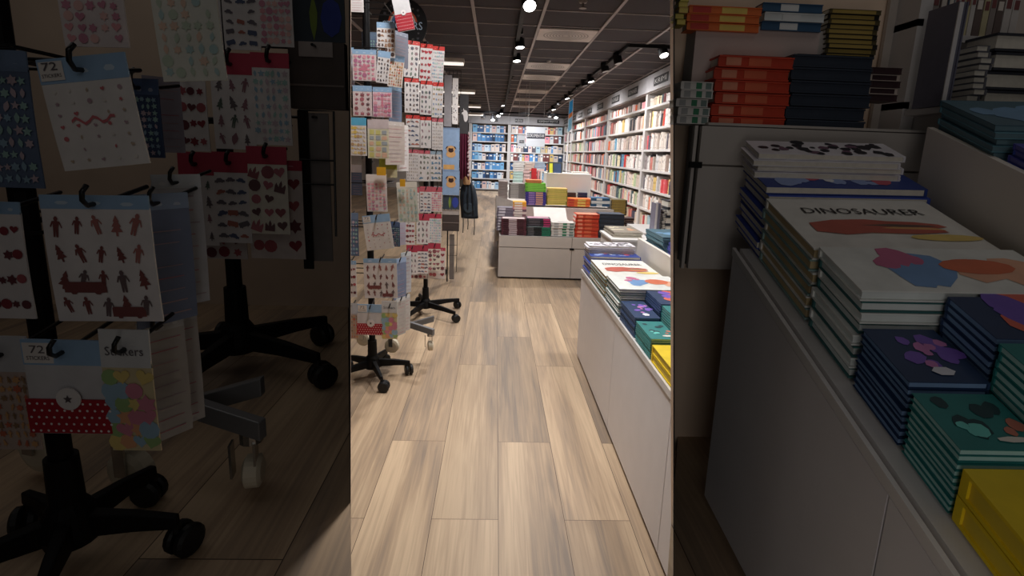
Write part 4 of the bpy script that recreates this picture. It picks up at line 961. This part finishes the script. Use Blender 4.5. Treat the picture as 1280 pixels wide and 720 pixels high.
fpile('blue and white paperback', (738.5, 247, 762, 258), F2, .2, 3, (90, 120, 150), [(.3, .6, (230, 232, 232))], covers=[(60, 96, 130), (226, 230, 230)], dim=1, ybay=1.10)
fpile('black and gold paperback', (763, 249.5, 783, 269), F2-.03, .2, 10, (60, 54, 40), [(.05, .9, (176, 150, 80))], covers=[(40, 38, 36), (90, 80, 50)], dim=1, ybay=1.10)
fpile('grey-spined paperback', (636, 229, 656, 248), F2+.2, .2, 8, (150, 142, 140), [(.1, .6, (206, 200, 196))], where='at the left of the raised tier')
fpile('cream-topped grey paperback', (622.5, 226, 634, 250), F2+.25, .2, 7, (170, 156, 152), where='at the left rim of raised tier')
def blockthing(name, label, cat, rect, Y, dep, mat, base_to=None, group=None, bevel=.003):
    a = ony(rect[0], rect[3], Y); b = ony(rect[2], rect[1], Y); z0 = a.z if base_to is None else base_to
    return tag(MB().box(0, b.x-a.x, 0, dep, 0, b.z-z0).build(name, mat, None, (a.x, Y, z0), bevel=bevel), label, cat, group)
WD = M('bright_white_board', S(240, 236, 230), .5, var=.01)
blockthing('display_block', 'big bright white display block behind the yellow book pile', 'display block', (682, 218, 739.5, 249), F2+.32, .4, WD, .664)
a = ony(622, 232, 7.4)
t = thing('display_table', 'white display table with aqua and pink books behind the island', 'table', (.05, 7.15, 0))
MB().box(0, .55, 0, 1.3, .03, .72).build('body', WD, t); MB().box(0, 1.05, 0, 1.3, .72, .75).build('top_board', WD, t); MB().box(.04, .52, .04, 1.26, 0, .03).build('plinth', C(40, 38, 38), t)
MB().box(.6, 1.0, .1, 1.2, .03, .72).build('body', WD, t)
WS = 'white display table pile'
for i, (lb, r, c, n) in enumerate([('pale aqua gift book', (641, 214, 653, 233), (200, 226, 220), 6), ('pale pink gift book', (654, 212, 662, 232), (232, 206, 204), 6), ('white gift book', (641, 203, 655, 214), (234, 232, 230), 4),
                                  ('cream and rose gift book', (656, 203, 668, 211.5), (232, 214, 206), 4), ('light blue gift book', (668.5, 202, 681, 211), (190, 206, 226), 4)]):
    Y = 7.3; o = ony(r[0], r[3], Y); w_ = ony(r[2], r[3], Y).x-o.x; h_ = ony(r[0], r[1], Y).z-o.z
    z0 = .751 if i < 2 else None
    if z0: h_ = ony(r[0], r[1], Y).z-z0; o.z = z0
    pile(lb, WS if i < 2 else 'upper row, white display table', o, (w_, 0, 0), (0, .2, 0), (0, 0, h_), n, c, spine='q0', hard=False, group='gift books on the white table', name='gift_book', seed=i)
for i, (lb, r, c) in enumerate([('bright red book standing upright on the white display table', (664, 210.5, 671, 231), (206, 50, 56)), ('pink-striped book standing right of the red one', (671.5, 213, 674.5, 231), (232, 160, 160)), ('white book standing beside the pink-striped one', (675, 214, 678, 231), (236, 230, 226))]):
    Y = 7.22; o = ony(r[0], r[3], Y); o.z = .751; b = ony(r[2], r[1], Y); bk = thing('standing_book', lb, 'book', o, 'books standing on the white table')
    cv, pg = bookmesh((0, .14, 0), (0, 0, b.z-.751), (b.x-o.x, 0, 0), C(*c), PAGES, 'p0', hard=False); link('cover', cv, bk); link('pages', pg, bk)
# book on an easel, white stacks on the block
zb = ony(690, 218, F2+.32).z
st = thing('book_easel', 'small black easel displaying a yellow and navy book', 'book stand', ony(693, 217.5, 6.3)); st.location.z = zb
MB().tube([(-.09, 0, .0), (0, .05, .14), (.09, 0, 0)], .005).tube([(0, .12, 0), (0, .05, .14)], .005).build('frame', BLACKM, st)
zz = zb
t = thing('standing_book', 'yellow and navy book propped open on the white block', 'book', V((ony(684, 217, 6.25).x, 6.22, zb)))
wq = ony(702, 217, 6.25).x-ony(684, 217, 6.25).x; hq = ony(690, 203, 6.25).z-zb
cv, pg = bookmesh((wq, 0, 0), (0, .05, hq), (0, -.018, .004), C(60, 66, 60), PAGES, 'p0'); link('cover', cv, t); link('pages', pg, t)
MB().pbox((wq*.12, -.021, .01), (wq*.22, 0, 0), (0, .045, hq*.85), (0, -.001, 0)).build('yellow_panel', C(216, 216, 60), t)
MB().pbox((wq*.42, -.021, .01), (wq*.5, 0, 0), (0, .045, hq*.85), (0, -.001, 0)).build('navy_panel', C(56, 76, 110), t)
fpile('white paperback', (683, 213.5, 702, 218), F2+.5, .15, 2, (230, 226, 224), where='on the white display block'); fpile('cream wide paperback', (716, 214.5, 736, 218), F2+.5, .15, 2, (226, 220, 214), where='at the right end of the white block')
fpile('dark small paperback', (709, 240.5, 720, 248), F2+.25, .06, 2, (80, 66, 64), where='before the white display block'); fpile('navy small paperback', (722, 240.5, 734, 248), F2+.25, .06, 2, (56, 66, 100), where='before the white block, right side')
# side table with the tall grey book
q0 = ony(800, 288, 3.85)
t = thing('display_table', 'small white side table before the near bookcase bay, carrying grey books', 'table', (1.12, 3.72, 0))
MB().box(0, .62, 0, .5, .03, q0.z-.02).build('body', WHITE, t); MB().box(-.01, .63, -.01, .51, q0.z-.02, q0.z).build('top_board', WHITE, t); MB().box(.03, .6, .03, .47, 0, .03).build('plinth', C(40, 38, 38), t)
SZ = q0.z+.001
def standing(label, rect, Y, dep, c, pc, tgt=None, z0=None, spine='q1'):
    o = ony(rect[0], rect[3], Y); b = ony(rect[2], rect[1], Y); z = o.z if z0 is None else z0
    r = thing('standing_book', label, 'book', V((o.x, Y, z)))
    cv, pg = bookmesh((0, dep, 0), (0, 0, b.z-z), (b.x-o.x, 0, 0), C(*c), C(*pc), 'p0'); link('cover', cv, r); link('pages', pg, r)
    mb = MB().box(.0, (b.x-o.x)*.42, -.002, .0005, .004, (b.z-z)*.99); mb.build('pale_spine', C(222, 218, 218), r)
standing('tall grey book standing upright before the near bookcase bay', (817.5, 254.5, 826.5, 288), 3.78, .12, (126, 124, 142), (226, 222, 218), z0=SZ)
def fp2(label, rect, Y, bk, n, cv, hard, dim, yb, **kw):
    o = ony(rect[0], rect[3], Y); o.z = SZ; w_ = ony(rect[2], rect[3], Y).x-o.x; h_ = ony(rect[0], rect[1], Y).z-SZ
    pile(label, 'white side table pile', o, (w_, 0, 0), (0, bk, 0), (0, 0, h_), n, cv, None, 'p1', (), hard, 'books on the side table', name='hardcover_book', **kw)
fp2('thin grey notebook', (827, 262, 831.5, 288), 3.8, .14, 12, (110, 110, 118), False, 1, 1)
fp2('thick white-paged hardcover', (832, 250, 846, 288), 3.78, .16, 4, (70, 72, 80), True, 1, 1)
# cream pile at the far end of the aisle table
o = ony(767, 296.5, 3.2); w_ = ony(803, 297, 3.2).x-o.x
t = thing('display_plinth', 'low white plinth carrying cream books past the aisle table', 'plinth', (o.x-.02, 3.13, 0))
MB().box(0, w_+.06, 0, .36, 0, o.z-.012).build('body', WHITE, t); MB().box(-.01, w_+.07, -.01, .37, o.z-.012, o.z-.001).build('top_board', WHITE, t)
h_ = ony(767, 290, 3.2).z-o.z
pile('cream landscape book', 'pile past the aisle table', o, (w_, 0, 0), (0, .30, 0), (0, 0, h_), 4, (206, 200, 182), None, 'q1', (), False, 'cream books past the aisle table', [((226, 216, 190), 'blobs', 6, .1, .6, .2, .8, .1), ((226, 170, 130), 'blobs', 4, .7, .95, .2, .8, .08)], name='landscape_book', covers=[(206, 200, 182), (150, 140, 128)])

# ================================================================== SIGNS, BANNER
def hangsign(label, rect, Y, plate, word):
    a = ony(rect[0], rect[3], Y); b = ony(rect[2], rect[1], Y); w_, h_ = b.x-a.x, b.z-a.z
    t = thing('hanging_sign', label, 'sign', a, 'white signs hung over the tables')
    MB().box(0, w_, 0, .012, 0, h_).build('board', M('sign_white', S(206, 212, 222), .5, var=.01), t, bevel=.003)
    p = MB().box(w_*plate[0], w_*plate[2], -.004, 0, h_*plate[1], h_*plate[3]).build('sign_plate', C(56, 58, 70), t)
    MB().text(word, (w_*(plate[0]+.03), -.0055, h_*(plate[1]+.06)), (w_*(plate[2]-plate[0]-.06), 0, 0), (0, 0, h_*(plate[3]-plate[1]-.10))).build('lettering', C(226, 228, 232), p)
    for x in (.1, .9): MB().cyl((w_*x, .006, h_), (w_*x, .006, 2.46-a.z), .0025, n=6).build('cable', C(150, 150, 150), t)
hangsign('small white hanging sign at the left of the larger sign', (646.5, 169, 657, 183), 9.4, (.25, .3, .85, .55), 'SALG')
hangsign('large white hanging sign with dark plate, centre of the shop', (657, 159, 682, 183), 9.0, (.04, .42, .98, .68), 'DOKUMENTAR')
a = ony(709.5, 166, 8.6); b = ony(717.5, 125, 8.6)
t = thing('banner_stand', 'sky blue and orange banner on a white pole before the corner', 'banner', (a.x+.05, 8.6, 0))
w_ = b.x-a.x; sk = .055
def qd(u0, u1): # leaning panel, upper end shifted right/up like the photo
    z0, z1 = a.z+(b.z-a.z-.02)*u0, a.z+(b.z-a.z-.02)*u1
    return [(-.05, -.002, z0), (-.05+w_, .05, z0+sk*1.0), (-.05+w_, .05, z1+sk), (-.05, -.002, z1)]
def slab(mb, q, dy, mi=0):
    vs = [(p[0], p[1]+dy, p[2]) for p in q]+[(p[0], p[1]+dy+.008, p[2]) for p in q]
    return mb.add(vs, [(0, 1, 2, 3), (7, 6, 5, 4), (0, 4, 5, 1), (1, 5, 6, 2), (2, 6, 7, 3), (3, 7, 4, 0)], mi)
slab(MB(), qd(0, 1), 0).build('frame', C(236, 238, 240), t)
def inner(u0, u1):
    q = qd(u0, u1); return [(p[0]+(.008 if i in (0, 3) else -.008), p[1], p[2]) for i, p in enumerate(q)]
slab(MB(), inner(.03, .44), -.009).build('pale_blue_print', C(130, 196, 232), t); slab(MB(), inner(.44, .58), -.009).build('orange_print', C(222, 130, 70), t); slab(MB(), inner(.58, .97), -.009).build('sky_blue_print', C(30, 150, 222), t)
MB().cyl((-.03, .03, 0), (-.03, .03, a.z+.1), .016, n=10).build('pole', C(226, 226, 228), t)
MB().lathe((-.03, .03, 0), (0, 0, 1), [(.12, 0), (.12, .012), (.02, .02)], 20).build('base', C(200, 200, 202), t)

# ================================================================== THIRD STAND: PET BAGS, SCARF, RUCKSACK
Y3 = 4.9
hb = V((ony(540, 250, Y3+.2).x, Y3+.2, .09))
Rk3 = rack('third black spinning stand with dog picture bags and glossy cards', hb, 1, 1.95, .4, .13, [.7, 1.0, 1.25, 1.5, 1.75])
gx0, gx1 = hb.x, ony(574, 250, Y3+.03).x
mb = MB()
for i in range(9): mb.tube([(gx0+(gx1-gx0)*i/8-Rk3.location.x, Y3+.03-Rk3.location.y, .62), (gx0+(gx1-gx0)*i/8-Rk3.location.x, Y3+.03-Rk3.location.y, 1.98)], .003, n=5)
for i in range(12): mb.tube([(0, Y3+.036-Rk3.location.y, .62+i*.1236), (gx1-gx0, Y3+.036-Rk3.location.y, .62+i*.1236)], .003, n=5)
for z in (.9, 1.6): mb.tube([(0, 0, z), (.01, Y3+.03-Rk3.location.y, z)], .006)
mb.build('wire_grid', BLACKM, Rk3)
def panel(name, label, cat, rect, Y, mat, th=.004, group=None, tilt=0):
    a = ony(rect[0], rect[3], Y); b = ony(rect[2], rect[1], Y); t = thing(name, label, cat, V((a.x, Y, b.z)), group)
    w_, h_ = b.x-a.x, b.z-a.z
    MB().box(0, w_, 0, th, -h_, 0).build('card', mat, t); hook(Rk3, V((a.x+w_/2, Y, b.z-.02)), 0, .0022, 1)
    return t, w_, h_
def pug(t, w_, h_, cx, cz, s):
    mb = MB(); X = lambda p: (cx+p[0]*s, p[2], cz+p[1]*s)
    def sh(pts, mi, y): mb.add([(cx+x*s, y, cz+z*s) for x, z in pts], [tuple(range(len(pts)))], mi)
    sh([(x*1.1, z*.8-.55) for x, z in ngon(14, .5)], 0, -.0012)                 # chest
    sh([(x*1.0, z*.85) for x, z in ngon(16, .5)], 0, -.0016)                     # head
    sh([(x*.62, z*.5-.12) for x, z in ngon(12, .5)], 1, -.0021)                  # muzzle
    for sx in (-1, 1):
        sh([(sx*.50, .30), (sx*.66, .02), (sx*.44, .12), (sx*.3, .38)] if sx > 0 else [(-.3, .38), (-.44, .12), (-.66, .02), (-.50, .30)], 1, -.0022)   # ears
        sh([(x*.16+sx*.2, z*.16+.08) for x, z in ngon(8, .5)], 1, -.0026)
    mb.build('pug_print', [C(206, 160, 110), C(56, 36, 34)], t)
PBL = C(140, 164, 196)
for lb, r, two in (('blue gift bag printed with a pug, upper of the two', (553, 160, 574.5, 213), 1), ('blue gift bag printed with a pug, lower of the two', (553, 213.5, 574.5, 243.5), 0)):
    t, w_, h_ = panel('gift_bag', lb, 'gift bag', r, Y3-.06, PBL, group='pug gift bags')
    pug(t, w_, h_, w_*.5, -h_*(.5 if two else .36), w_*.52)
    if two: MB().box(w_*.06, w_*.72, -.0015, 0, -h_*.97, -h_*.86).build('tan_label', C(206, 160, 100), t)
    MB().box(0, w_, -.0012, 0, -h_*.03, 0).build('top_fold', C(120, 140, 170), t)
t, w_, h_ = panel('picture_card', 'grey-edged card panel at the top of the third stand', 'card', (555, 94, 565, 158), Y3-.05, C(150, 146, 150))
t, w_, h_ = panel('sticker_strip', 'white strip of speckled stickers on the third stand', 'sticker sheet', (565.2, 98, 573, 155), Y3-.05, CARD)
mb = MB(); rnd = random.Random(9)
for i in range(24): mb.poly((w_*rnd.uniform(.2, .8), -.001, -h_*rnd.uniform(.05, .95)), (w_*.22, 0, 0), (0, 0, w_*.3), rnd.choice([LEAF, DOT, CAT]), i % 2)
mb.build('sticker_print', [C(110, 110, 120), C(170, 150, 150)], t)
t, w_, h_ = panel('picture_card', 'glossy black and white sheep picture beside the speckled strip', 'card', (574, 118, 586, 167), Y3+.02, C(60, 58, 60))
mb = MB(); mb.poly((w_*.45, -.001, -h_*.45), (w_*.5, 0, 0), (0, 0, h_*.2), FLOWER, 0); mb.poly((w_*.7, -.0014, -h_*.55), (w_*.5, 0, 0), (0, 0, h_*.3), ngon(10), 0); mb.poly((w_*.35, -.0018, -h_*.4), (w_*.3, 0, 0), (0, 0, h_*.12), CAT, 1)
mb.build('sheep_print', [C(206, 200, 200), C(40, 36, 38)], t)
t, w_, h_ = panel('picture_card', 'dark green and blue card below the pug bags', 'card', (553.5, 244.5, 574.3, 261.5), Y3-.05, C(56, 66, 76))
MB().poly((w_*.42, -.001, -h_*.5), (w_*.3, 0, 0), (0, 0, h_*.95), LEAF, 0).poly((w_*.75, -.001, -h_*.5), (w_*.4, 0, 0), (0, 0, h_*.8), ngon(8), 1).build('colour_print', [C(120, 140, 60), C(50, 66, 150)], t)
t, w_, h_ = panel('gift_bag', 'clear dark brown pouch hanging lowest on the third stand', 'pouch', (552.5, 263, 574, 288.5), Y3-.04, C(70, 60, 58), th=.02)
MB().box(0, w_, -.003, 0, -h_*.22, 0).build('pale_flap', C(170, 160, 156), t); MB().box(.002, w_-.002, -.003, 0, -h_*.62, -h_*.58).build('seam', C(120, 108, 104), t)
t, w_, h_ = panel('belt', 'grey ribbon-like belt hanging below the brown pouch', 'belt', (561.5, 293, 568, 349), Y3-.02, C(120, 112, 108))
a = ony(558, 352, Y3-.05)
t = thing('wire_hanger', 'tall thin black wire hanger at the right of the second rack', 'hanger', a)
hz = ony(558, 288, Y3-.05).z-a.z
MB().box(0, .012, 0, .006, 0, hz).build('bar', BLACKM, t)
MB().tube([(.006, 0, hz), (.10, 0, hz), (.095, 0, .1), (.085, 0, .1)], .003).tube([(.006, 0, hz*.72), (.097, 0, hz*.72)], .002).tube([(.006, 0, hz*.52), (.097, 0, hz*.52)], .002).build('wire_frame', BLACKM, t)
# scarf with pompoms: pleated cloth
a = ony(575, 222, 5.4); b = ony(587.5, 160, 5.4); w_, h_ = b.x-a.x, b.z-a.z
t = thing('scarf', 'burgundy cloth scarf with pale pompom edge above the rucksack', 'scarf', V((a.x, 5.4, b.z)))
mb = MB(); n = 22; vs = []
for i in range(n+1):
    u = i/n; y = .02*sin(u*19)
    for v in (0, .25, .5, .75, 1): vs.append((w_*(u*(.8+.2*v)), y*(.4+.8*v), -h_*v-.02*sin(u*8)*v))
for i in range(n):
    for j in range(4): mb.f.append((i*5+j, i*5+j+1, i*5+6+j, i*5+5+j)); mb.m.append(0)
mb.v = vs; o = mb.build('cloth', C(110, 40, 66, .9), t, smooth=True); sm = o.modifiers.new('thickness', 'SOLIDIFY'); sm.thickness = .006
mb = MB(); rnd = random.Random(3)
for i in range(12): mb.lathe((w_*(.86+.14*rnd.random()), -.02, -h_*(.12+i*.075)-.012), (0, 0, 1), [(.004, 0), (.014, .006), (.014, .018), (.004, .024)], 8)
mb.build('pompom_edge', C(206, 180, 184, .9), t)
MB().tube([(w_*.5, .0, .0), (w_*.5, 0, .06), (w_*.5, .06, .08)], .005).build('loop', BLACKM, t)
t = thing('tan_bag', 'tan cloth bag half hidden between scarf and rucksack', 'bag', ony(579, 231, 5.5))
a = ony(579, 231, 5.5); b = ony(588, 217, 5.5)
MB().box(0, b.x-a.x, 0, .05, 0, b.z-a.z).build('body', C(190, 150, 110, .9), t, bevel=.012); MB().tube([(.01, .02, b.z-a.z), (.03, .02, b.z-a.z+.06), (.05, .02, b.z-a.z)], .004).build('handle', C(150, 110, 80), t)
# rucksack: a lofted soft body
a = ony(575, 272, 5.6); b = ony(597, 228, 5.6); W2, H2 = b.x-a.x, b.z-a.z
t = thing('rucksack', 'dark slate rucksack hanging with dangling straps beside the stand', 'backpack', V(((a.x+b.x)/2, 5.6, a.z)))
mb = MB(); rings = 12; n = 20; vs = []
for i in range(rings+1):
    v = i/rings; wd = W2*.5*(.62+.42*sin(min(1, (1-v)*1.25+.12)*math.pi*.62))*(1 if v < .85 else 1-(v-.85)*2.2); dp = .10*(.7+.4*sin((1-v)*math.pi*.75))*(1 if v < .85 else 1-(v-.85)*2); cx = W2*.16*(.5-v)
    for j in range(n):
        an = 6.2832*j/n; sx = abs(cos(an))**.7*(1 if cos(an) > 0 else -1); sy = abs(sin(an))**.7*(1 if sin(an) > 0 else -1)
        vs.append((cx+wd*sx, dp*sy, H2*(v*.98+.01)))
for i in range(rings):
    for j in range(n): mb.f.append((i*n+j, i*n+(j+1) % n, (i+1)*n+(j+1) % n, (i+1)*n+j)); mb.m.append(0)
mb.f += [tuple(range(n-1, -1, -1)), tuple(range(rings*n, rings*n+n))]; mb.m += [0, 0]; mb.v = vs
mb.build('body', C(40, 48, 58, .85), t, smooth=True)
MB().lathe((W2*.03, -.085, H2*.30), (0, -1, 0), [(W2*.33, 0), (W2*.34, .02), (W2*.25, .035)], 18).build('front_pocket', C(54, 64, 74, .85), t)
for q, xx in enumerate((-.28, -.02, .24)):
    MB().tube([(W2*xx*.5, -.06, H2*.98), (W2*xx, -.118, H2*.7), (W2*xx*1.15, -.125, H2*.35), (W2*xx*1.2, -.09, H2*.06)], .008).build('strap', C(22, 24, 30), t)
for xx, l in ((-.3, .16), (-.02, .12), (.36, .18)): MB().tube([(W2*xx, -.05, .02), (W2*xx+.004, -.055, -l*.5), (W2*xx, -.05, -l)], .005).build('dangling_strap', C(28, 28, 32), t)
MB().tube([(-.03, 0, H2*.97), (-.025, 0, H2+.05), (.025, 0, H2+.05), (.03, 0, H2*.97)], .007).build('grab_handle', C(22, 24, 30), t)
ro = Rk3.location; tl = t.location
MB().tube([(0, 0, tl.z+H2+.05), (tl.x-ro.x-.02, tl.y-ro.y+.02, tl.z+H2+.06), (tl.x-ro.x, tl.y-ro.y, tl.z+H2+.035), (tl.x-ro.x, tl.y-ro.y-.03, tl.z+H2+.06)], .007).build('hook', BLACKM, Rk3)
MB().tube([(0, 0, 1.62), (ony(581, 160, 5.4).x-ro.x, 5.46-ro.y, 1.62)], .007).build('hook', BLACKM, Rk3)

# ================================================================== THE DIM RIGHT BOOTH'S ISLAND AND BOOKCASE
yi = 1.04
a = ony(842, 335, yi); b = ony(1010, 157, yi)
sx0 = lambda z: lean(vR, 0, z)
xw = V((-( ray(842, 0).cross(ray(842, 720)).y*yi+ray(842, 0).cross(ray(842, 720)).z*(a.z-H))/ray(842, 0).cross(ray(842, 720)).x, 0, 0)).x
t = thing('display_island', 'dim grey drawer cabinet carrying orange and slate book piles in dark booth', 'table', V((a.x+.012, yi, a.z)))
w_, h_ = b.x-a.x-.012, b.z-a.z; sm_ = ony(870, 200, yi).x-a.x-.012; dz_ = ony(870, 206, yi).z-a.z
MB().box(.03, w_+.25, .012, .10, 0, h_-.006).build('body', ISLE, t)
for x0, x1 in ((0.0, sm_-.002), (sm_+.002, w_+.25)):
    MB().box(x0+.004, x1, 0, .012, dz_+.002, h_-.008).build('drawer_front', ISLE, t); MB().box(x0+.004, x1, 0, .012, 0, dz_-.002).build('door_front', ISLE, t)
MB().box(sm_-.014, sm_+.012, -.004, 0, dz_-.006, dz_+.006).build('latch', BLACK, t)
MB().box(.03, w_+.25, .0, .10, h_-.006, h_-.001).build('top_board', ISLE, t)
r0 = ony(866, 70, 1.112); r1 = ony(1024, 37, 1.112)
o = t.location
MB().box(r0.x-o.x, r1.x-o.x, r0.y-o.y-.005, r0.y-o.y, h_-.001, r1.z-o.z).build('riser_board', M('pinkish_board'), t)
MB().box(r0.x-o.x, r1.x-o.x+.1, r0.y-o.y, r0.y-o.y+.05, h_-.001, r1.z-o.z-.003).build('raised_tier', ISLE, t)
# narrow bookcase behind
bxa = ony(1095, 320, 1.13); bxb = ony(1290, -60, 1.13)
t = thing('bookcase', 'dim grey bookcase with upright books at the back of dark right booth', 'bookcase', V((bxa.x, 1.13, ZRB)))
up0 = ony(1126, 100, 1.13).x-bxa.x; up1 = ony(1141, 100, 1.13).x-bxa.x
MB().box(up0, up1, -.02, .05, 0, 1.75).build('side_panel', SHELF, t)
MB().box(-.03, .5, .045, .055, 0, 1.75).build('back_panel', SHELFIN, t)
shz = [ony(1110, y, 1.13).z-ZRB for y in (128, 25)]+[ony(1150, y, 1.13).z-ZRB for y in (112, 45)]
for i, z in enumerate(shz):
    MB().box(0 if i < 2 else up1, up0 if i < 2 else .45, -.02, .045, z-.014, z).build('shelf', SHELF, t)
rnd = random.Random(12); nb = 0
for i, (z, x0, x1) in enumerate(((shz[0], 0.002, up0-.004), (shz[1], .002, up0-.004), (shz[2], up1+.004, up1+.075), (shz[3], up1+.004, up1+.20))):
    x = x0; q = 0
    while x < x1-.012:
        tk = rnd.choice([.010, .013, .016]); c = rnd.choice([(206, 200, 196), (150, 140, 136), (90, 110, 130), (196, 186, 150), (110, 96, 92)]); hh = rnd.uniform(.085, .105)
        if x+tk > x1: break
        ob = MB().box(0, tk*.95, 0, .04, 0, hh, 0); ob.box(tk*.15, tk*.8, -.0006, .001, hh*.6, hh*.8, 1)
        ob = ob.build('upright_book', [C(*c), C(226, 216, 206) if sum(c) < 420 else C(130, 80, 80)], None, V((bxa.x+x, 1.118, ZRB+z+.0005)))
        q += 1; x += tk+.001
        tag(ob, f"dim {cname(c)} book, {nth(q-1)} from left, {['lower left', 'upper left', 'lower right', 'upper right'][i]} shelf of dark booth bookcase", 'book', 'upright books in the dim booth bookcase')
# tall grey book, thick white-paged pile and notebooks on a shelf ledge of their own
l0 = ony(1172, 131, 1.02)
t = thing('wall_shelf', 'dim pale ledge under the tall grey book in dark right booth', 'shelf', V((l0.x, 1.0, l0.z-.016)))
MB().box(0, .36, 0, .10, 0, .012).build('board', SHELF, t)
for x in (.03, .31): MB().pbox((x, .0, .0), (.012, 0, 0), (0, .125, 0), (0, .0, -.03)).build('bracket', SHELF, t)
SZ = l0.z-.003
def dimstand(label, rect, Y, dep, c):
    o = ony(rect[0], rect[3], Y); b = ony(rect[2], rect[1], Y); r = thing('standing_book', label, 'book', V((o.x, Y, SZ)))
    cv, pg = bookmesh((0, dep, 0), (0, 0, b.z-SZ), (b.x-o.x, 0, 0), C(*c), PAGES, 'p0'); link('cover', cv, r); link('pages', pg, r)
    MB().box(0, (b.x-o.x)*.42, -.002, .0005, .002, (b.z-SZ)*.99).build('pale_spine', C(222, 218, 218), r)
dimstand('dim tall grey book standing upright in dark right booth', (1176, 2, 1212, 128), 1.01, .07, (110, 110, 126))
for lb, r, n, cv, hd in (('dim thin grey notebook', (1212, 55, 1228, 128), 10, (110, 110, 118), False), ('dim thick white-paged hardcover', (1230, 38, 1292, 128), 4, (60, 62, 70), True)):
    o = ony(r[0], r[3], 1.01); o.z = SZ; w_ = ony(r[2], r[3], 1.01).x-o.x; h_ = ony(r[0], r[1], 1.01).z-SZ
    pile(lb, 'booth ledge pile', o, (w_, 0, 0), (0, .07, 0), (0, 0, h_), n, cv, None, 'p1', (), hd, 'dim books on the ledge', name='hardcover_book')

# dim things at the right of the booth's rear stand
def dimpanel(name, label, cat, rect, mat, th=.004):
    Y = B2.y-.03; a = ony(rect[0], rect[3], Y); b = ony(rect[2], rect[1], Y); t = thing(name, label, cat, V((a.x, Y, b.z)), 'dim goods beside the booth rack')
    w_, h_ = b.x-a.x, b.z-a.z; MB().box(0, w_, 0, th, -h_, 0).build('card', mat, t)
    MB().tube([V((B2.x, B2.y, b.z-.01))-DR2.location, V((a.x+w_*.5, B2.y+.01, b.z-.01))-DR2.location, V((a.x+w_*.5, Y-.03, b.z-.012))-DR2.location], .004).build('hook', BLACKM, DR2)
    return t, w_, h_
t, w_, h_ = dimpanel('picture_card', 'dim dark green and blue card at the top right of left booth', 'card', (365, -8, 430, 51), C(56, 66, 76))
MB().poly((w_*.42, -.001, -h_*.5), (w_*.3, 0, 0), (0, 0, h_*.95), LEAF, 0).poly((w_*.75, -.001, -h_*.5), (w_*.4, 0, 0), (0, 0, h_*.8), ngon(8), 1).build('colour_print', [C(120, 140, 60), C(50, 66, 150)], t)
t, w_, h_ = dimpanel('gift_bag', 'dim dark brown pouch with pale flap in the left booth', 'pouch', (363, 54, 430, 135), C(84, 74, 70), .03)
MB().box(w_*.2, w_*.8, -.003, 0, -h_*.22, 0).build('pale_flap', C(170, 160, 156), t); MB().box(.002, w_-.002, -.003, 0, -h_*.66, -h_*.63).build('seam', C(130, 118, 112), t)
t, w_, h_ = dimpanel('belt', 'dim grey ribbon-like belt under the pouch in left booth', 'belt', (389, 142, 410, 326), C(130, 124, 122))
Y = B2.y-.05; a = ony(380, 336, Y); b = ony(384, 138, Y)
t = thing('wire_hanger', 'dim thin black wire hanger beside the belt in left booth', 'hanger', a)
hz = b.z-a.z; wx = ony(417, 138, Y).x-a.x
MB().box(0, b.x-a.x, 0, .006, 0, hz).build('bar', BLACKM, t)
MB().tube([(.004, 0, hz), (wx, 0, hz), (wx-.004, 0, hz*.22)], .003).tube([(.004, 0, hz*.7), (wx, 0, hz*.7)], .0025).tube([(.004, 0, hz*.55), (wx, 0, hz*.55)], .0025).build('wire_frame', BLACKM, t)
